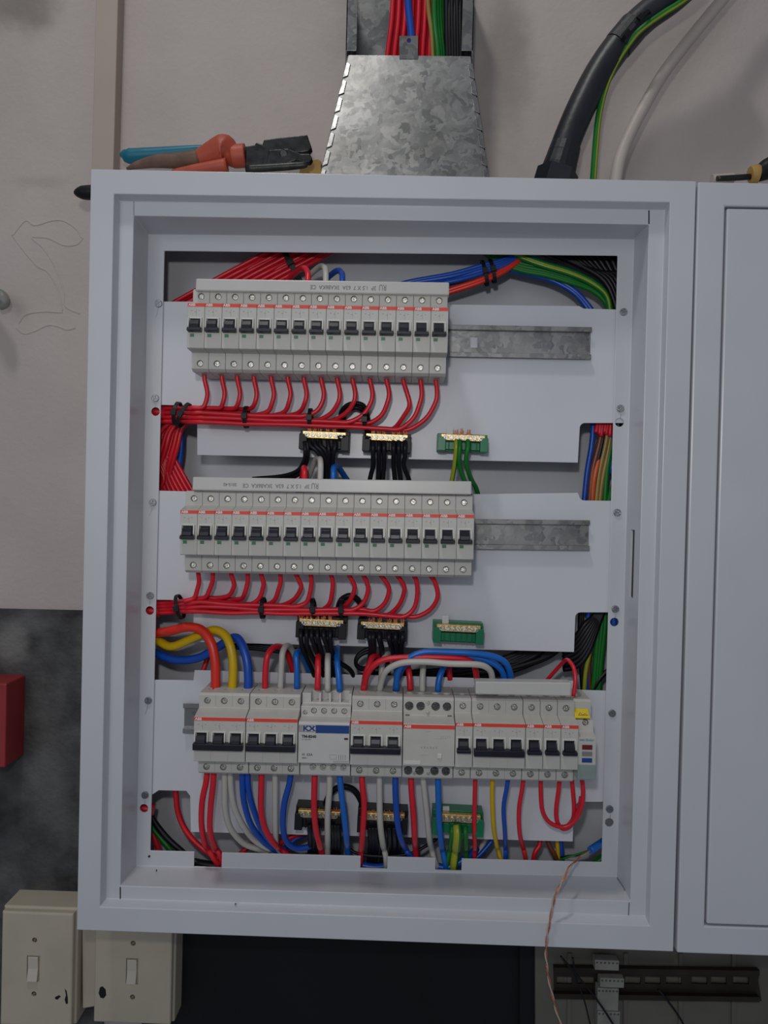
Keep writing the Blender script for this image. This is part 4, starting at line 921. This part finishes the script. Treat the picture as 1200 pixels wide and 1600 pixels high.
mb = MB().poly([P(x, y, .046) for x, y in ((383,228),(398,226),(400,222),(410,225),(412,218),(440,214),(480,210),(484,222),(487,230),(482,236),(470,238),(440,238),(440,256),(383,258))], (0, .012, 0))
o = obj('upper_jaw', mb, M['jaw'], pl, bevel=.0012); o.location = -pl.location
mb = MB().poly([P(x, y, .044) for x, y in ((420,234),(450,232),(470,240),(484,240),(488,247),(484,253),(470,253),(462,250),(440,258),(415,258))], (0, .010, 0))
mb.cyl(P(443,240,.043), P(443,240,.055), .0045, n=18)
o = obj('lower_jaw', mb, M['jaw'], pl, bevel=.0010); o.location = -pl.location
lathe_px([(384,264,6),(420,262,6),(450,260,6),(474,258,5),(480,257,3)], .040, 'jaw', 'steel_shank', pl)
tp = thing('side_cutter', 'tool with a teal handle lying behind the orange pliers', 'pliers', P(250, 250, .075))
lathe_px([(188,242,3),(194,242,8),(202,244,11.5),(225,243,11.5),(255,240,10),(290,236,8),(320,233,6),(345,234,5)], .078, 'tealgrip', 'handle_grip', tp)
lathe_px([(345,234,5),(375,240,6),(400,246,6)], .078, 'jaw', 'steel_shank', tp)
tag(px_poly('wooden_block', [(468,252),(497,248),(502,252),(502,275),(468,275)], .085, .02, M['wood'], bevel=.001), 'small yellow wooden piece between the pliers jaws and the duct', 'wood piece')
cap = MB(); a = P(116,301,.060); b = P(165,301,.060)
cap.tube([P(116,301,.06), P(120,301,.06), P(128,301,.06), P(140,301,.06), P(165,301,.06)], [.0018,.0045,.0072,.0080,.0080], 14, smooth=3)
tag(obj('rubber_plug', cap, M['black'], own=True, smooth=True), 'black rounded plug poking out left of the enclosure near its top corner', 'plug')
sd = thing('screwdriver', 'screwdriver with orange ring and black handle lying on the closed cabinet', 'screwdriver', P(1180, 275, .05))
lathe_px([(1172,273,12),(1180,272,14),(1184,272,14)], .05, 'wood', 'handle_ring', sd)
lathe_px([(1183,272,12),(1192,268,14),(1205,262,17),(1240,250,22)], .05, 'black', 'handle_grip', sd)
lathe_px([(1120,279,4),(1145,278,4.5),(1175,276,4.5)], .05, 'jaw', 'shaft', sd)
rt = MB().tube([P(1112,281,.07), P(1145,279,.07)], [.0058,.0058], 14, smooth=0)
tag(obj('tape_roll', rt, M['whitecable'], own=True), 'small pale roll lying on the closed cabinet left of the screwdriver', 'roll')

# ------------------------------------------------------------------ left wall: red box, hook, switches
a, b = P(10, 1075, .091), P(10, 1200, .091)
mb = MB().box(a.x-.09, a.x, .091, WY, b.z, P(10,1068,.091).z)
tag(obj('red_box', mb, M['redbox'], bevel=.002, own=True), 'red wall box cut off by the left edge, above the light switches', 'wall box')
hb = MB(); c = P(2,466,.105)
hb.tube([P(-14,458,.12), P(-4,460,.112), P(4,466,.108), P(7,474,.108), P(0,480,.110)], [.006,.0075,.0075,.006,.004], 12)
hk = tag(obj('wall_fitting', hb, M['oldblock'], own=True, smooth=True), 'grey metal fitting on the wall at the left edge, level with the top row', 'wall fitting')
def switch(label, x0, x1, y0, y1, Yf, cx, sc, rk, chips):
    """front pixels x0..x1, y0..y1 at depth Yf; rk rocker rectangle; sc screws"""
    a, b = P(x0, y0, Yf), P(x1, y1, Yf)
    root = thing('light_switch', label, 'light switch', (a.x/2+b.x/2, Yf, b.z))
    mb = MB(); z0, z1 = b.z, a.z
    r = [Vector((a.x, 0, z1)), Vector((b.x, 0, z1)), Vector((b.x, 0, z0)), Vector((a.x, 0, z0))]
    ins = lambda k, Y: [Vector((p.x+(k if i in (0,3) else -k), Y, p.z+(-k if i in (0,1) else k))) for i, p in enumerate(r)]
    mb.loft([ins(-.0022, WY), ins(-.0022, Yf+.010), ins(0, Yf+.0080), ins(0, Yf+.0015), ins(.0015, Yf)], False, True)
    kx = P(rk[0], rk[1], Yf); ky = P(rk[2], rk[3], Yf)
    cut = MB().box(kx.x-.0014, ky.x+.0022, Yf-.002, Yf+.0025, ky.z-.0016, kx.z+.0016)
    for x, y in sc: c = P(x, y, Yf); cut.cyl(c-Vector((0,.002,0)), c+Vector((0,.0022,0)), .0030, n=16)
    o = obj('plate', mb, M['switch'], root, bevel=.0009, cut=cut); o.location = -root.location
    mb = MB().poly([Vector((kx.x, Yf+.0024, kx.z)), Vector((kx.x, Yf-.0012, kx.z)), Vector((kx.x, Yf-.0002, (kx.z+ky.z)/2)), Vector((kx.x, Yf-.0036, ky.z)), Vector((kx.x, Yf+.0024, ky.z))], (ky.x-kx.x, 0, 0))
    o = obj('rocker', mb, M['rocker'], root, bevel=.0006); o.location = -root.location
    for x, y in sc: rscrew('fixing_screw', ME_FLANGE, P(x, y, Yf+.0014)-root.location, root).scale = (.7, 1, .7)
    for s in [c for c in root.children if c.name.startswith('fixing_screw')]:
        s.data = s.data if s.data.name == 'rusty' else s.data
        if len(s.material_slots): s.material_slots[0].link = 'OBJECT'; s.material_slots[0].material = M['rust']
    for ch in chips:
        mb = MB().poly([P(x, y, Yf-.00015) for x, y in ch], (0, .0003, 0)); o = obj('chipped_spot', mb, M['black'], root); o.location = -root.location
switch('aged cream light switch at the bottom left corner, standing clear of the enclosure', 3, 111, 1424, 1606, .090, 54, [(54,1469),(53,1553)], (44,1495,59,1532), [[(101,1545),(104,1548),(106,1560),(106,1568),(103,1569),(101,1562),(103,1555)], [(86,1558),(92,1555),(95,1557),(90,1562),(86,1561)]])
switch('aged cream light switch with a black chipped spot, half hidden under the enclosure', 150, 266, 1380, 1602, .092, 208, [(208,1474),(207,1558)], (199,1499,213,1536), [[(156,1543),(160,1541),(165,1546),(166,1555),(162,1560),(157,1559),(154,1552)]])
sb = px_poly('mounting_box', [(128,1430),(152,1430),(152,1572),(129,1576)], .110, .028, M['switch'], bevel=.001)
tag(sb, 'cream mounting strip between the two light switches', 'switch box')

# ------------------------------------------------------------------ old board at the lower right
bd = tag(px_poly('old_backboard', [(836,1430),(1500,1430),(1500,2300),(838,2300)], .118, .02, M['oldpanel'], bevel=.001), 'old grey-brown distribution board below the enclosures, lower right', 'board')
rl_ = thing('old_din_rail', 'dark slotted mounting rail on the old board at the lower right', 'mounting rail', P(1020, 1540, .112))
cut = MB()
for x in (882,916,989,1020,1053,1093,1123,1158):
    c = P(x, 1532, .112); cut.box(c.x-.0092, c.x+.0092, .100, .125, c.z-.0042, c.z+.0042)
mb = MB().poly([P(x, y, .112) for x, y in ((865,1511),(1187,1516),(1185,1533),(1190,1564),(866,1556))], (0, .0025, 0))
o = obj('rail_web', mb, M['oldrail'], rl_, cut=cut); o.location = -rl_.location
for yy in (1512, 1553):
    mb = MB().poly([P(866,yy,.106), P(1187,yy+5,.106), P(1187,yy+13,.106), P(866,yy+8,.106)], (0, .007, 0)); o = obj('rail_lip', mb, M['oldrail'], rl_); o.location = -rl_.location
for lb, x0, y0, x1, y1 in (('upper small white terminal block on the old board', 930,1500,967,1517), ('middle small white terminal block on the old board', 938,1528,975,1544), ('grey terminal block hanging on the dark rail', 934,1544,966,1580), ('lowest grey terminal block under the dark rail', 934,1580,968,1625)):
    a, b = P(x0, y0, .098), P(x1, y1, .098)
    mb = MB().box(a.x, b.x, .098, .110, b.z, a.z); ct = MB()
    for k in range(6): x = a.x+(b.x-a.x)*(k+.5)/6; ct.cyl((x, .095, a.z-.003), (x, .101, a.z-.003), .0013, n=10)
    if y1 < 1560: ct = ct
    tag(obj('terminal_block', mb, M['oldblock'], bevel=.0006, own=True, cut=ct), lb, 'terminal block')
for k, x in enumerate((890, 978, 1064, 1147)):
    for dx in (0, 5):
        pass
    tag(px_poly('board_rib', [(x-3,1490),(x+3,1490),(x+2,1625),(x-4,1625)], .1155, .003, M['oldpanel']), 'raised upright rib on the old board, %s' % ordi(k, 4), 'rib', 'upright ribs of the old board')
wire('thin black wire slanting across the left half of the dark rail', 'wblack', .0012, [(876,1494,.094),(900,1522,.092),(925,1552,.092),(945,1580,.092),(965,1612,.092)])
wire('second thin black wire near the left end of the dark rail', 'wblack', .0009, [(895,1496,.094),(900,1530,.092),(912,1560,.092),(925,1612,.092)])
wire('thin black wire slanting down from the middle of the dark rail', 'wblack', .0012, [(1028,1545,.104),(1045,1566,.098),(1062,1590,.096),(1075,1615,.096)])

# ------------------------------------------------------------------ give each wire of a bunch its own label
def from_left(i, n, what='left', last='rightmost', first='leftmost'):
    return first if i == 0 else last if i == n-1 else ORD[i]+' from the '+what
def relabel(old, new, **k):
    os_ = [o for o in SC.objects if o.parent is None and o.get('label') == old]
    for i, o in enumerate(os_): o['label'] = new.replace('#', from_left(i, len(os_), **k)) if '#' in new else new
relabel('red wires running diagonally behind the top breaker row', 'red wire in the diagonal bunch behind the top breaker row, #')
relabel('black wires hanging from the upper left terminal bar', 'thin black wire hanging from the upper left terminal bar, #')
relabel('black wires hanging from the upper right terminal bar', 'thin black wire hanging from the upper right terminal bar, #')
relabel('black wires hanging from the middle left terminal bar', 'thin black wire hanging from the middle left terminal bar, #')
relabel('black wires hanging from the middle right terminal bar', 'thin black wire hanging from the middle right terminal bar, #')
relabel('black wires hanging from the lower left terminal bar', 'thin black wire hanging from the lower left terminal bar, #')
relabel('black wires hanging from the lower right terminal bar', 'thin black wire hanging from the lower right terminal bar, #')
relabel('black double lead leaving the left end of the upper left terminal bar', '# lead of the black pair curving left from the upper left terminal bar', first='outer', last='inner')
relabel('black jumper arched over the red bundle between the upper black terminal bars', '# of the two black jumpers arched between the upper black terminal bars', first='outer', last='inner')
relabel('red wires running down inside the galvanised duct', 'red wire running down inside the galvanised duct, #')
relabel('green wires inside the duct', 'green wire inside the galvanised duct, #')
relabel('black wires along the right side of the duct', 'black wire along the right side of the duct, #')
relabel('blue wires tied in a loom above the right end of the top breaker row', 'blue wire in the tied loom right above the top breaker row, #', what='top', first='topmost', last='lowest')
relabel('black wires tied under the blue loom above the top breaker row', 'black wire tied under the blue loom, upper right, #', what='top', first='topmost', last='lowest')
relabel('orange-red wires at the underside of the upper right loom', '# orange-red wire at the underside of the upper right loom', first='upper', last='lower')
relabel('blue wires arching towards the right end of the top plate', '# blue wire arching towards the right end of the top plate', first='upper', last='lower')
relabel('green wires sweeping down into the upper right corner', 'plain green wire sweeping down into the upper right corner of the enclosure')
relabel('thick green wires down the right of the lower side notch', 'thick green wire down the right of the lower side notch, #')
relabel('black wires down the left of the lower side notch', 'straight black wire down the left of the lower side notch, #')
relabel('black wires curving left out of the lower side notch', 'black wire curving left out of the lower side notch, #', what='top', first='topmost', last='lowest')
relabel('black wire looped in a ring left of the middle right terminal bar wires', '# black wire ring left of the middle right terminal bar wires', first='upper', last='lower')
relabel('black strands crossing left behind the blue feed wire', 'black strand crossing behind the thick blue feed cable, #', what='top', first='topmost', last='lowest')
relabel('red wires running down behind the enclosure edge into the middle row, left side', 'red wire in the bunch slanting down behind the left enclosure edge')
relabel('red wires curving down left of the top mounting plate', 'red wire curving down left of the top mounting plate, in a bunch')
relabel('black wires packed in the upper right corner of the enclosure', 'black wire packed in the upper right corner of the enclosure')
relabel('red insulation ends gathered at the top of the upper side notch', 'red wire end in the cluster at the top of the upper side notch')
relabel('black strands fanning out below the middle mounting plate, right half', 'black strand in the fan below the right half of the middle plate')
